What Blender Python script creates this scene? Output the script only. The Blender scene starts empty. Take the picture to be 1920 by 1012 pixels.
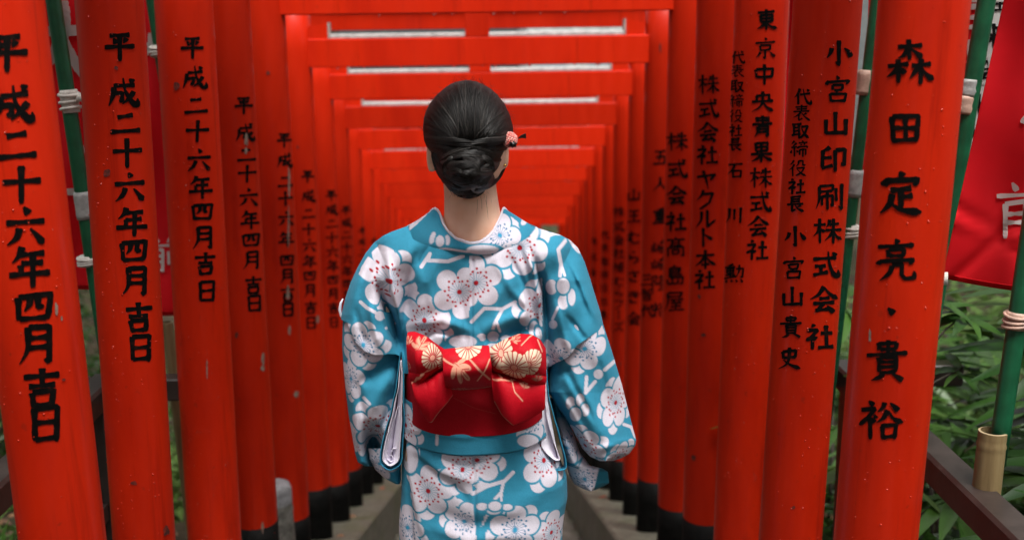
import bpy, bmesh, math, random
import numpy as np
from math import sin, cos, pi, radians, sqrt, atan2, hypot
from mathutils import Matrix, Vector

random.seed(7); RNG = np.random.default_rng(7)
S = bpy.context.scene
COL = S.collection

# ------------------------------------------------------------------ camera
F = 2133.0
YAW, PIT, ROLL = radians(1.13), radians(12.2), radians(0.75)
CAM = np.array([0.04, 0.0, 1.70])
_f = np.array([sin(YAW)*cos(PIT), cos(YAW)*cos(PIT), -sin(PIT)])
_r0 = np.array([cos(YAW), -sin(YAW), 0.0]); _u0 = np.cross(_r0, _f)
_r = cos(ROLL)*_r0 - sin(ROLL)*_u0; _u = sin(ROLL)*_r0 + cos(ROLL)*_u0
cam = bpy.data.cameras.new('camera'); camo = bpy.data.objects.new('camera', cam); COL.objects.link(camo)
camo.matrix_world = Matrix(((_r[0], _u[0], -_f[0], CAM[0]), (_r[1], _u[1], -_f[1], CAM[1]), (_r[2], _u[2], -_f[2], CAM[2]), (0, 0, 0, 1)))
cam.sensor_width = 36.0; cam.lens = 36.0*F/1920.0
cam.clip_start = 0.05; cam.clip_end = 500
cam.dof.use_dof = True; cam.dof.focus_distance = 2.16; cam.dof.aperture_fstop = 3.0
S.camera = camo

# ------------------------------------------------------------------ light
EXPOSURE = 1.72
SUN_EL, SUN_ROT = radians(66), radians(163)
w = bpy.data.worlds.new('World'); S.world = w; w.use_nodes = True
nt = w.node_tree; nt.nodes.clear()
sky = nt.nodes.new('ShaderNodeTexSky'); sky.sky_type = 'NISHITA'; sky.sun_disc = False
sky.sun_elevation = SUN_EL; sky.sun_rotation = SUN_ROT; sky.dust_density = 4.0; sky.ozone_density = 0.6; sky.air_density = 1.0
hs = nt.nodes.new('ShaderNodeHueSaturation'); hs.inputs['Saturation'].default_value = 0.12
bg = nt.nodes.new('ShaderNodeBackground'); bg.inputs['Strength'].default_value = 0.095
wo = nt.nodes.new('ShaderNodeOutputWorld')
nt.links.new(sky.outputs[0], hs.inputs['Color']); nt.links.new(hs.outputs[0], bg.inputs['Color']); nt.links.new(bg.outputs[0], wo.inputs[0])
sl = bpy.data.lights.new('sun', 'SUN'); sl.energy = 1.5; sl.angle = radians(26); sl.color = (1, 0.96, 0.9)
so = bpy.data.objects.new('sun', sl); COL.objects.link(so)
_sd = Vector((sin(SUN_ROT)*cos(SUN_EL), cos(SUN_ROT)*cos(SUN_EL), sin(SUN_EL)))
so.rotation_euler = _sd.to_track_quat('Z', 'Y').to_euler(); so.location = (0, 0, 12)
vs = S.view_settings
vs.view_transform = 'Standard'; vs.look = 'None'; vs.gamma = 1; vs.use_curve_mapping = False; vs.exposure = EXPOSURE
S.cycles.max_bounces = 12; S.cycles.diffuse_bounces = 9; S.cycles.transparent_max_bounces = 8
S.cycles.caustics_reflective = False; S.cycles.caustics_refractive = False
S.cycles.sample_clamp_indirect = 6.0

# ------------------------------------------------------------------ helpers
def _ray(px, py):
    px = np.asarray(px, float); py = np.asarray(py, float)
    return _f + ((px-960)/F)[..., None]*_r + ((506-py)/F)[..., None]*_u
def atY(px, py, Y):
    """point of the place seen along a sight line at distance Y down the tunnel (survey of the photograph)"""
    d = _ray(px, py); return CAM + d*((np.asarray(Y, float)-CAM[1])/d[..., 1])[..., None]
def proj(P):
    q = np.asarray(P, float)-CAM; z = q@_f
    return 960+F*(q@_r)/z, 506-F*(q@_u)/z
def ip(x, pts):
    xs, ys = zip(*pts); return np.interp(x, xs, ys)
def sstep(a, b, x):
    t = np.clip((x-a)/(b-a), 0, 1); return t*t*(3-2*t)

def mesh(name, V, Fc, mat=None, parent=None, smooth=True, kind=None, label=None):
    me = bpy.data.meshes.new(name)
    me.from_pydata([tuple(map(float, v)) for v in V] if not isinstance(V, np.ndarray) else V.tolist(), [], Fc if isinstance(Fc, list) else Fc.tolist())
    if mat: me.materials.append(mat)
    if smooth: me.polygons.foreach_set('use_smooth', [True]*len(me.polygons))
    me.update()
    o = bpy.data.objects.new(name, me); COL.objects.link(o)
    if parent: o.parent = parent
    if kind: o['kind'] = kind
    if label: o['label'] = label
    return o
def link(name, me, parent=None, loc=(0, 0, 0), rot=(0, 0, 0), scale=(1, 1, 1)):
    o = bpy.data.objects.new(name, me); COL.objects.link(o); o.parent = parent
    o.location = loc; o.rotation_euler = rot; o.scale = scale
    return o
def tag(o, label, cat, group=None):
    o['label'] = label; o['category'] = cat
    if group: o['group'] = group
    return o
def empty(name, loc, label, cat, group=None):
    o = bpy.data.objects.new(name, None); COL.objects.link(o); o.location = loc; o.empty_display_size = 0.1
    return tag(o, label, cat, group)

class MB:
    """collects simple shapes, relative to an origin, into one mesh"""
    def __init__(s, o=(0, 0, 0)): s.V = []; s.F = []; s.o = np.asarray(o, float)
    def add(s, V, Fc):
        b = len(s.V); s.V += [tuple(np.asarray(v, float)-s.o) for v in V]; s.F += [tuple(i+b for i in f) for f in Fc]
    def box(s, a, b, bev=0.0):
        (x0, y0, z0), (x1, y1, z1) = a, b; e = bev
        if e <= 0:
            V = [(x0,y0,z0),(x1,y0,z0),(x1,y1,z0),(x0,y1,z0),(x0,y0,z1),(x1,y0,z1),(x1,y1,z1),(x0,y1,z1)]
            s.add(V, [(3,2,1,0),(4,5,6,7),(0,1,5,4),(1,2,6,5),(2,3,7,6),(3,0,4,7)])
            return
        # bevelled on the long (x) edges and the ends
        ring = [(y0+e,z0),(y1-e,z0),(y1,z0+e),(y1,z1-e),(y1-e,z1),(y0+e,z1),(y0,z1-e),(y0,z0+e)]
        cy, cz = (y0+y1)/2, (z0+z1)/2
        V = []
        for x, k in ((x0, 1), (x0+e, 0), (x1-e, 0), (x1, 1)):
            for (y, z) in ring:
                if k: y = y+(e*.6 if y < cy else -e*.6); z = z+(e*.6 if z < cz else -e*.6)
                V.append((x, y, z))
        Fc = [tuple(range(8)), tuple(range(31, 23, -1))]
        for r in range(3):
            for i in range(8):
                j = (i+1) % 8
                Fc.append((r*8+i, (r+1)*8+i, (r+1)*8+j, r*8+j))
        s.add(V, Fc)
    def tube(s, P, R, n=8, caps=True):
        P = [np.asarray(p, float) for p in P]; m = len(P)
        if not hasattr(R, '__len__'): R = [R]*m
        V = []; up = None
        for i in range(m):
            t = P[min(i+1, m-1)]-P[max(i-1, 0)]; t = t/(np.linalg.norm(t)+1e-12)
            if up is None:
                a = np.array([0, 0, 1.0]) if abs(t[2]) < .9 else np.array([1.0, 0, 0])
                up = np.cross(t, np.cross(a, t))
            up = up-t*(up@t); up /= np.linalg.norm(up)+1e-12
            sd = np.cross(t, up)
            for k in range(n):
                q = 2*pi*k/n; V.append(P[i]+R[i]*(cos(q)*up+sin(q)*sd))
        Fc = []
        for i in range(m-1):
            for k in range(n):
                l = (k+1) % n; Fc.append((i*n+k, i*n+l, (i+1)*n+l, (i+1)*n+k))
        if caps: Fc += [tuple(range(n-1, -1, -1)), tuple((m-1)*n+k for k in range(n))]
        s.add(V, Fc)
    def ball(s, c, r, n=8, m=5, sc=(1, 1, 1)):
        V = []; Fc = []
        for j in range(m+1):
            a = pi*j/m
            for k in range(n): V.append((c[0]+r*sc[0]*sin(a)*cos(2*pi*k/n), c[1]+r*sc[1]*sin(a)*sin(2*pi*k/n), c[2]+r*sc[2]*cos(a)))
        for j in range(m):
            for k in range(n):
                l = (k+1) % n; Fc.append((j*n+k, (j+1)*n+k, (j+1)*n+l, j*n+l))
        s.add(V, Fc)
    def obj(s, name, mat, parent=None, **k):
        return mesh(name, s.V, s.F, mat, parent, **k)

def grid_faces(n, m, closed=False):
    i = np.arange(n-1)[:, None]; j = np.arange(m if closed else m-1)[None, :]; k = (j+1) % m
    f = np.stack([i*m+j, i*m+k, (i+1)*m+k, (i+1)*m+j], -1)
    return f.reshape(-1, 4)
def solid_sheet(P, th):
    """a cloth grid given thickness"""
    n, m, _ = P.shape
    du = np.gradient(P, axis=1); dv = np.gradient(P, axis=0)
    N = np.cross(du, dv); N /= np.linalg.norm(N, axis=-1, keepdims=True)+1e-12
    V = np.concatenate([P.reshape(-1, 3), (P+N*th).reshape(-1, 3)])
    f1 = grid_faces(n, m); f2 = f1[:, ::-1]+n*m
    b = np.concatenate([np.arange(m), np.arange(1, n)*m+m-1, (n-1)*m+np.arange(m-2, -1, -1), np.arange(n-2, 0, -1)*m])
    b2 = np.roll(b, -1)
    rim = np.stack([b2, b, b+n*m, b2+n*m], -1)
    return V, np.concatenate([f1, f2, rim])

# ------------------------------------------------------------------ materials
def mat(name, base=(.5, .5, .5), rough=.6, spec=.5, build=None, **kw):
    m = bpy.data.materials.new(name); m.use_nodes = True
    t = m.node_tree; p = t.nodes['Principled BSDF']
    p.inputs['Base Color'].default_value = (*base, 1); p.inputs['Roughness'].default_value = rough
    p.inputs['Specular IOR Level'].default_value = spec
    for k, v in kw.items(): p.inputs[k].default_value = v
    if build: build(t, p)
    return m
def N(t, typ, **kw):
    n = t.nodes.new(typ)
    for k, v in kw.items():
        if k in n.inputs: n.inputs[k].default_value = v
        else: setattr(n, k, v)
    return n
def noise(t, scale, detail=4, rough=.55, vec=None, stretch=None):
    n = N(t, 'ShaderNodeTexNoise', Scale=scale, Detail=detail, Roughness=rough)
    tc = t.nodes.get('TC') or t.nodes.new('ShaderNodeTexCoord'); tc.name = 'TC'
    if stretch:
        mp = N(t, 'ShaderNodeMapping'); mp.inputs['Scale'].default_value = stretch
        t.links.new(tc.outputs['Object'], mp.inputs[0]); t.links.new(mp.outputs[0], n.inputs['Vector'])
    else: t.links.new(tc.outputs['Object'], n.inputs['Vector'])
    return n
def ramp(t, src, stops):
    r = t.nodes.new('ShaderNodeValToRGB'); e = r.color_ramp.elements
    while len(e) > 1: e.remove(e[0])
    e[0].position, e[0].color = stops[0][0], (*stops[0][1], 1)
    for p, c in stops[1:]:
        q = e.new(p); q.color = (*c, 1)
    t.links.new(src, r.inputs[0]); return r
def bump(t, p, src, strength=.3, dist=.002, prev=None):
    b = N(t, 'ShaderNodeBump', Strength=strength, Distance=dist); t.links.new(src, b.inputs['Height'])
    if prev: t.links.new(prev.outputs[0], b.inputs['Normal'])
    t.links.new(b.outputs[0], p.inputs['Normal']); return b
def mix(t, fac, a, b, blend='MIX'):
    m = N(t, 'ShaderNodeMix', data_type='RGBA', blend_type=blend)
    if isinstance(fac, float): m.inputs[0].default_value = fac
    else: t.links.new(fac, m.inputs[0])
    for i, v in ((6, a), (7, b)):
        if isinstance(v, tuple): m.inputs[i].default_value = (*v, 1)
        else: t.links.new(v, m.inputs[i])
    return m.outputs[2]

def vermilion(dark, mid, light):
    def b(t, p):
        tc = t.nodes.new('ShaderNodeTexCoord'); tc.name = 'TC'
        n1 = noise(t, 9, 6, .6, stretch=(1, 1, .22)); r1 = ramp(t, n1.outputs[0], [(.3, dark), (.52, mid), (.72, light)])
        oi = N(t, 'ShaderNodeObjectInfo'); hv = N(t, 'ShaderNodeHueSaturation')
        mr = N(t, 'ShaderNodeMapRange'); mr.inputs['To Min'].default_value = .82; mr.inputs['To Max'].default_value = 1.1
        t.links.new(oi.outputs['Random'], mr.inputs[0]); t.links.new(mr.outputs[0], hv.inputs['Value']); t.links.new(r1.outputs[0], hv.inputs['Color'])
        # grime flecks
        n2 = noise(t, 55, 3, .5); r2 = ramp(t, n2.outputs[0], [(.67, (0, 0, 0)), (.74, (1, 1, 1))])
        n2b = noise(t, 7, 2); r2b = ramp(t, n2b.outputs[0], [(.48, (0, 0, 0)), (.66, (1, 1, 1))])
        mm = N(t, 'ShaderNodeMath', operation='MULTIPLY'); t.links.new(r2.outputs[0], mm.inputs[0]); t.links.new(r2b.outputs[0], mm.inputs[1])
        mm2 = N(t, 'ShaderNodeMath', operation='MULTIPLY'); t.links.new(mm.outputs[0], mm2.inputs[0]); mm2.inputs[1].default_value = .45
        n6 = noise(t, 26, 6, .7, stretch=(1, 1, .05)); r6 = ramp(t, n6.outputs[0], [(.56, (0, 0, 0)), (.70, (.55,)*3)])
        c6 = mix(t, r6.outputs[0], hv.outputs[0], (.17, .0045, .0018))
        n7 = noise(t, 120, 3, .6); r7 = ramp(t, n7.outputs[0], [(.70, (0, 0, 0)), (.76, (.7,)*3)]); n8 = noise(t, 3.2, 3); r8 = ramp(t, n8.outputs[0], [(.5, (0, 0, 0)), (.62, (1, 1, 1))])
        m7 = N(t, 'ShaderNodeMath', operation='MULTIPLY'); t.links.new(r7.outputs[0], m7.inputs[0]); t.links.new(r8.outputs[0], m7.inputs[1])
        c7 = mix(t, m7.outputs[0], c6, (.55, .10, .05))
        t.links.new(mix(t, mm2.outputs[0], c7, (.12, .018, .01)), p.inputs['Base Color'])
        n3 = noise(t, 30, 5, .6, stretch=(1, 1, .15)); r3 = ramp(t, n3.outputs[0], [(.3, (.33,)*3), (.7, (.55,)*3)])
        t.links.new(r3.outputs[0], p.inputs['Roughness'])
        n4 = noise(t, 70, 4, .6, stretch=(1, 1, .12)); n5 = noise(t, 260, 2)
        b1 = bump(t, p, n4.outputs[0], .25, .002); bump(t, p, n5.outputs[0], .12, .001, b1)
    return b
M = {}
M['red'] = mat('vermilion_paint', rough=.4, spec=.10, build=vermilion((.43, .0125, .0024), (.52, .0175, .003), (.58, .023, .0038)), **{'Coat Weight': .16, 'Coat Roughness': .15})
def blackpaint(t, p):
    n = noise(t, 40, 4); r = ramp(t, n.outputs[0], [(.35, (.0022, .0022, .0022)), (.7, (.007, .0066, .006))]); t.links.new(r.outputs[0], p.inputs['Base Color'])
    bump(t, p, noise(t, 90, 4, .6, stretch=(1, 1, .2)).outputs[0], .3, .002)
M['black'] = mat('black_paint', rough=.6, spec=.08, build=blackpaint)
def inkb(t, p):
    n = noise(t, 60, 4); r = ramp(t, n.outputs[0], [(.3, (.002, .002, .002)), (.6, (.004, .0035, .003)), (.8, (.03, .008, .005))]); t.links.new(r.outputs[0], p.inputs['Base Color'])
M['ink'] = mat('ink', rough=.75, spec=.06, build=inkb)
def stone(c0, c1, sc=30, bd=.006, moss=None):
    def b(t, p):
        n = noise(t, sc, 6, .65); r = ramp(t, n.outputs[0], [(.3, c0), (.7, c1)])
        col = r.outputs[0]
        v = N(t, 'ShaderNodeTexVoronoi', Scale=sc*3.0); t.links.new(t.nodes['TC'].outputs['Object'], v.inputs['Vector'])
        rv = ramp(t, v.outputs['Color'], [(.2, (.55,)*3), (.8, (1.25,)*3)])
        col = mix(t, .6, col, rv.outputs[0], 'MULTIPLY')
        if moss:
            nm = noise(t, 3.5, 5, .6); rm = ramp(t, nm.outputs[0], [(.5, (0, 0, 0)), (.68, (.8,)*3)]); col = mix(t, rm.outputs[0], col, moss)
        t.links.new(col, p.inputs['Base Color'])
        b1 = bump(t, p, n.outputs[0], .5, bd); bump(t, p, v.outputs['Distance'], .4, bd*.6, b1)
    return b
M['curb'] = mat('aggregate_concrete', rough=.62, build=stone((.06, .058, .040), (.18, .172, .132), 22, .006, (.07, .085, .03)))
M['curbside'] = M['curb']
M['step'] = mat('step_stone', rough=.6, build=stone((.07, .066, .05), (.17, .16, .135), 12, .006, (.05, .06, .025)))
M['granite'] = mat('granite', rough=.7, build=stone((.05, .045, .035), (.20, .19, .17), 26, .003))
M['whitestone'] = mat('white_stone', rough=.6, build=stone((.17, .17, .18), (.25, .25, .26), 18, .002))
def soil(t, p):
    n = noise(t, 3.5, 8, .7); r = ramp(t, n.outputs[0], [(.3, (.018, .014, .009)), (.5, (.045, .034, .022)), (.62, (.03, .04, .014)), (.75, (.07, .05, .035))]); t.links.new(r.outputs[0], p.inputs['Base Color'])
    bump(t, p, noise(t, 22, 8, .7).outputs[0], .8, .03)
M['soil'] = mat('soil', rough=.95, spec=.08, build=soil)
def railb(t, p):
    n = noise(t, 14, 5); r = ramp(t, n.outputs[0], [(.35, (.022, .015, .013)), (.7, (.045, .032, .028))]); t.links.new(r.outputs[0], p.inputs['Base Color'])
    bump(t, p, noise(t, 60, 4).outputs[0], .15, .002)
M['rail'] = mat('brown_painted_steel', rough=.38, build=railb)
def greenb(t, p):
    n = noise(t, 25, 5); r = ramp(t, n.outputs[0], [(.35, (.005, .060, .026)), (.7, (.008, .10, .042))]); t.links.new(r.outputs[0], p.inputs['Base Color'])
    bump(t, p, noise(t, 220, 3).outputs[0], .2, .001)
M['green'] = mat('green_plastic_pole', rough=.35, build=greenb)
def tapeb(c):
    def b(t, p):
        n = noise(t, 45, 6, .65); r = ramp(t, n.outputs[0], [(.3, tuple(v*.55 for v in c)), (.65, c)]); t.links.new(r.outputs[0], p.inputs['Base Color'])
        bump(t, p, noise(t, 90, 6, .7).outputs[0], .6, .003)
    return b
M['tape'] = mat('grey_tape', rough=.5, build=tapeb((.38, .38, .37)))
M['tape_beige'] = mat('beige_tape', rough=.55, build=tapeb((.55, .36, .28)))
M['tie'] = mat('white_cloth_tie', rough=.8, build=tapeb((.72, .68, .62)))
def bannerb(c):
    def b(t, p):
        n = noise(t, 5, 4); r = ramp(t, n.outputs[0], [(.35, tuple(v*.85 for v in c)), (.7, c)])
        t.links.new(r.outputs[0], p.inputs['Base Color'])
        wv = noise(t, 500, 1); bump(t, p, wv.outputs[0], .15, .001)
        tr = N(t, 'ShaderNodeBsdfTranslucent'); t.links.new(r.outputs[0], tr.inputs['Color'])
        ms = N(t, 'ShaderNodeMixShader'); ms.inputs[0].default_value = .42
        o = t.nodes['Material Output']; t.links.new(p.outputs[0], ms.inputs[1]); t.links.new(tr.outputs[0], ms.inputs[2]); t.links.new(ms.outputs[0], o.inputs[0])
    return b
M['banner'] = mat('red_banner_cloth', rough=.75, spec=.2, build=bannerb((.76, .008, .016)))
M['banner_white'] = mat('white_banner_print', rough=.75, spec=.2, build=bannerb((.62, .60, .58)))
def bamboo(t, p):
    n = noise(t, 8, 5, .6, stretch=(6, 6, .5)); r = ramp(t, n.outputs[0], [(.3, (.11, .072, .03)), (.55, (.20, .14, .065)), (.75, (.25, .19, .095))]); t.links.new(r.outputs[0], p.inputs['Base Color'])
    bump(t, p, noise(t, 30, 4, .6, stretch=(8, 8, .3)).outputs[0], .25, .002)
M['bamboo'] = mat('dry_bamboo', rough=.45, build=bamboo)
M['bamboo_pale'] = mat('bamboo_inside', rough=.7, build=tapeb((.36, .28, .16)))
M['sky_sheen'] = mat('white_sky_reflection', rough=.3, build=tapeb((.62, .61, .60)))
M['endgrain'] = mat('pale_end_grain', rough=.6, build=tapeb((.42, .36, .33)))
M['bead'] = mat('raindrop_on_paint', base=(.50, .026, .006), rough=.12, spec=.35, **{'Coat Weight': .35, 'Coat Roughness': .06})
M['water'] = mat('water', base=(1, 1, 1), rough=.02, **{'Transmission Weight': 1.0, 'IOR': 1.33})
def chipb(t, p):
    n = noise(t, 90, 5, .7); r = ramp(t, n.outputs[0], [(.3, (.14, .05, .03)), (.6, (.27, .20, .16))]); t.links.new(r.outputs[0], p.inputs['Base Color'])
M['chip'] = mat('bare_wood', rough=.8, build=chipb)
M['knot'] = mat('dark_knot', base=(.05, .008, .005), rough=.6, build=lambda t, p: (t.links.new(ramp(t, noise(t, 120, 4).outputs[0], [(.35, (.02, .006, .004)), (.7, (.22, .02, .01))]).outputs[0], p.inputs['Base Color'])))
def leafmat(name, a, b_, rough=.36, trans=.3):
    def bb(t, p):
        oi = N(t, 'ShaderNodeObjectInfo'); n = noise(t, 2.2, 3)
        ad = N(t, 'ShaderNodeMath', operation='ADD'); t.links.new(oi.outputs['Random'], ad.inputs[0]); t.links.new(n.outputs[0], ad.inputs[1])
        hf = N(t, 'ShaderNodeMath', operation='MULTIPLY'); t.links.new(ad.outputs[0], hf.inputs[0]); hf.inputs[1].default_value = .5
        r = ramp(t, hf.outputs[0], [(.25, a), (.75, b_)]); t.links.new(r.outputs[0], p.inputs['Base Color'])
        tr = N(t, 'ShaderNodeBsdfTranslucent'); t.links.new(r.outputs[0], tr.inputs['Color'])
        ms = N(t, 'ShaderNodeMixShader'); ms.inputs[0].default_value = trans
        o = t.nodes['Material Output']; t.links.new(p.outputs[0], ms.inputs[1]); t.links.new(tr.outputs[0], ms.inputs[2]); t.links.new(ms.outputs[0], o.inputs[0])
    return mat(name, rough=rough, spec=.28, build=bb)
M['leaf'] = leafmat('glossy_leaf', (.016, .052, .009), (.060, .135, .024))
M['leaf_dark'] = leafmat('dark_foliage', (.012, .034, .008), (.040, .085, .018))
M['leaf_light'] = leafmat('light_foliage', (.06, .12, .025), (.12, .20, .05), .5, .4)
M['grass'] = leafmat('ground_cover', (.03, .07, .015), (.09, .16, .04), .6)
def barkb(t, p):
    n = noise(t, 12, 6, .65, stretch=(1, 1, .25)); r = ramp(t, n.outputs[0], [(.3, (.018, .014, .010)), (.7, (.08, .065, .05))]); t.links.new(r.outputs[0], p.inputs['Base Color'])
    bump(t, p, n.outputs[0], .8, .03)
M['bark'] = mat('bark', rough=.9, build=barkb)
def litter(t, p):
    oi = N(t, 'ShaderNodeNewGeometry'); r = ramp(t, oi.outputs['Random Per Island'], [(0, (.05, .025, .012)), (.4, (.13, .06, .03)), (.7, (.22, .12, .06)), (.9, (.32, .2, .12)), (1, (.4, .16, .05))]); t.links.new(r.outputs[0], p.inputs['Base Color'])
M['litter'] = mat('dead_leaves', rough=.55, build=litter)
M['leaf_red'] = mat('red_autumn_leaf', base=(.55, .09, .03), rough=.5, build=lambda t, p: t.links.new(ramp(t, noise(t, 40, 3).outputs[0], [(.3, (.35, .05, .02)), (.7, (.6, .14, .04))]).outputs[0], p.inputs['Base Color']))
M['leaf_brown'] = mat('brown_autumn_leaf', rough=.6, build=lambda t, p: t.links.new(ramp(t, noise(t, 40, 3).outputs[0], [(.3, (.14, .06, .025)), (.7, (.3, .13, .05))]).outputs[0], p.inputs['Base Color']))
def clothb(rough, weave, sheen):
    def b(t, p):
        at = N(t, 'ShaderNodeAttribute'); at.attribute_name = 'print'
        n = noise(t, 700, 2, .5); r = ramp(t, n.outputs[0], [(.3, (.86,)*3), (.7, (1.08,)*3)])
        t.links.new(mix(t, 1.0, at.outputs['Color'], r.outputs[0], 'MULTIPLY'), p.inputs['Base Color'])
        b1 = bump(t, p, noise(t, 900, 2).outputs[0], weave, .0006)
        bump(t, p, noise(t, 30, 5, .6).outputs[0], .26, .007, b1)
        p.inputs['Sheen Weight'].default_value = sheen; p.inputs['Sheen Roughness'].default_value = .5
    return b
M['kimono'] = mat('printed_cotton', rough=.8, spec=.15, build=clothb(.8, .35, .04))
M['obi'] = mat('woven_obi_cloth', rough=.6, spec=.12, build=clothb(.6, .25, .0))
M['lining'] = mat('white_lining', base=(.74, .71, .80), rough=.9, spec=.1, build=lambda t, p: bump(t, p, noise(t, 120, 4).outputs[0], .25, .002))
M['bluecloth'] = mat('plain_blue_cotton', rough=.8, spec=.25, build=lambda t, p: (t.links.new(ramp(t, noise(t, 700, 2).outputs[0], [(.3, (.022, .20, .33)), (.7, (.03, .26, .41))]).outputs[0], p.inputs['Base Color'])))
def skinb(t, p):
    n = noise(t, 25, 5); r = ramp(t, n.outputs[0], [(.35, (.80, .47, .32)), (.7, (.88, .58, .43))]); t.links.new(r.outputs[0], p.inputs['Base Color'])
    p.inputs['Subsurface Weight'].default_value = .12; p.inputs['Subsurface Radius'].default_value = (.012, .005, .003); p.inputs['Subsurface Scale'].default_value = .6
    bump(t, p, noise(t, 350, 3).outputs[0], .12, .0008)
M['skin'] = mat('skin', rough=.48, build=skinb)
def hairb(t, p):
    oi = N(t, 'ShaderNodeNewGeometry'); r = ramp(t, oi.outputs['Random Per Island'], [(0, (.002, .0018, .0016)), (.6, (.006, .0052, .0048)), (1, (.032, .028, .025))]); t.links.new(r.outputs[0], p.inputs['Base Color'])
M['hair'] = mat('black_hair', rough=.48, spec=.3, build=hairb)
M['hairbase'] = mat('black_hair_base', base=(.004, .004, .004), rough=.6, build=lambda t, p: bump(t, p, noise(t, 200, 3).outputs[0], .5, .003))
M['pink'] = mat('pink_beads', rough=.4, build=lambda t, p: t.links.new(ramp(t, N(t, 'ShaderNodeNewGeometry').outputs['Random Per Island'], [(0, (.65, .12, .10)), (.6, (.75, .28, .24)), (1, (.8, .5, .45))]).outputs[0], p.inputs['Base Color']))
M['jet'] = mat('black_satin', rough=.3, build=blackpaint)
M['gold'] = mat('gold', base=(.7, .45, .15), rough=.25, Metallic=1.0)

# ------------------------------------------------------------------ setting
YG = [1.799, 2.278, 2.825, 3.300, 3.839, 4.386, 4.905, 5.443]
while len(YG) < 21: YG.append(YG[-1]+.533)
SL = 0.308
Y_END = 9.3                                       # foot of the stairs; the path runs level and bends right beyond
def curb_z(y): return CAM[2]-.715-SL*min(y, Y_END)          # top of the sloping side walls
R = .069

# ground: one sheet, sunk under the stairs, banked up on both sides
def ground_z(x, y):
    yy = np.clip(y, -30, Y_END); base = CAM[2]-.715-SL*yy
    ax = np.abs(x)
    low = base-.62
    bank = np.where(x < 0, .10*(ax-.95)+.035*np.clip(ax-2.5, 0, 40)**1.3, .06*(ax-.95)+.03*np.clip(ax-3, 0, 40)**1.3)
    side = base-.09+bank
    t = sstep(.80, .93, ax)
    z = low*(1-t)+side*t
    z = np.where((y > Y_END-.1) & (ax < 3.5), base-.33+.02*(ax > .93), z)
    z = z+t*(.03*np.sin(x*3.1+y*2.3)+.02*np.sin(x*7.7-y*5.1)+.012*np.sin(13*x+11*y))
    z = np.where(y > 14, z-.10*np.clip(y-14, 0, 60), z)
    return z
xs = np.concatenate([np.linspace(-60, -6, 25), np.linspace(-5.6, -1.0, 60), np.linspace(-.95, .95, 20), np.linspace(1.0, 5.6, 60), np.linspace(6, 60, 25)])
ys = np.concatenate([np.linspace(-60, -4, 16), np.linspace(-3.5, 18, 150), np.linspace(19, 90, 30)])
X, Y = np.meshgrid(xs, ys); Z = ground_z(X, Y)
mesh('ground', np.stack([X, Y, Z], -1).reshape(-1, 3), grid_faces(len(ys), len(xs)), M['soil'], kind='structure')

def side_wall(sx):
    mb = MB(); ya, yb = -6, Y_END; n = 40
    x0, x1 = .525*sx, .90*sx
    V = []; Fc = []
    for i in range(n+1):
        y = ya+(yb-ya)*i/n; z = curb_z(y)
        V += [(x0, y, z-.75), (x0, y, z-.012), (x0+.012*sx, y, z), (x1-.01*sx, y, z+.002*sin(i*1.7)), (x1, y, z-.02), (x1, y, z-.75)]
    for i in range(n):
        for k in range(5):
            q = (i*6+k, i*6+k+1, (i+1)*6+k+1, (i+1)*6+k); Fc.append(q if sx < 0 else q[::-1])
    mb.add(V, Fc); return mb.obj('side_wall', M['curb'], smooth=False)
for sx in (-1, 1):
    o = side_wall(sx)
    tag(o, ['sloping mossy concrete kerb under the right-hand row of pillars', 'sloping mossy concrete kerb under the left-hand row of pillars'][sx < 0], 'kerb', 'sloping kerbs beside the stairs')

stairs = bpy.data.objects.new('stairs', None); COL.objects.link(stairs); stairs['kind'] = 'structure'
TR, RI = .455, .140
FEET_Z = CAM[2]-1.70+.0
sm = {}
for v in range(3):
    mb = MB(); d = TR+.03; ww = .523
    nx, rs = 10, random.Random(v)
    top = []
    mb.box((-ww, 0, -RI-.12), (ww, d, 0), .012)
    me_o = mb.obj('step', M['step'], smooth=False); sm[v] = me_o.data; bpy.data.objects.remove(me_o)
k0 = -4
for k in range(k0, 17):
    y = 1.90+k*TR; z = FEET_Z-k*RI
    s = link('step', sm[k % 3], stairs, (0, y, z)); s.rotation_euler = (0, 0, 0)

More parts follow.
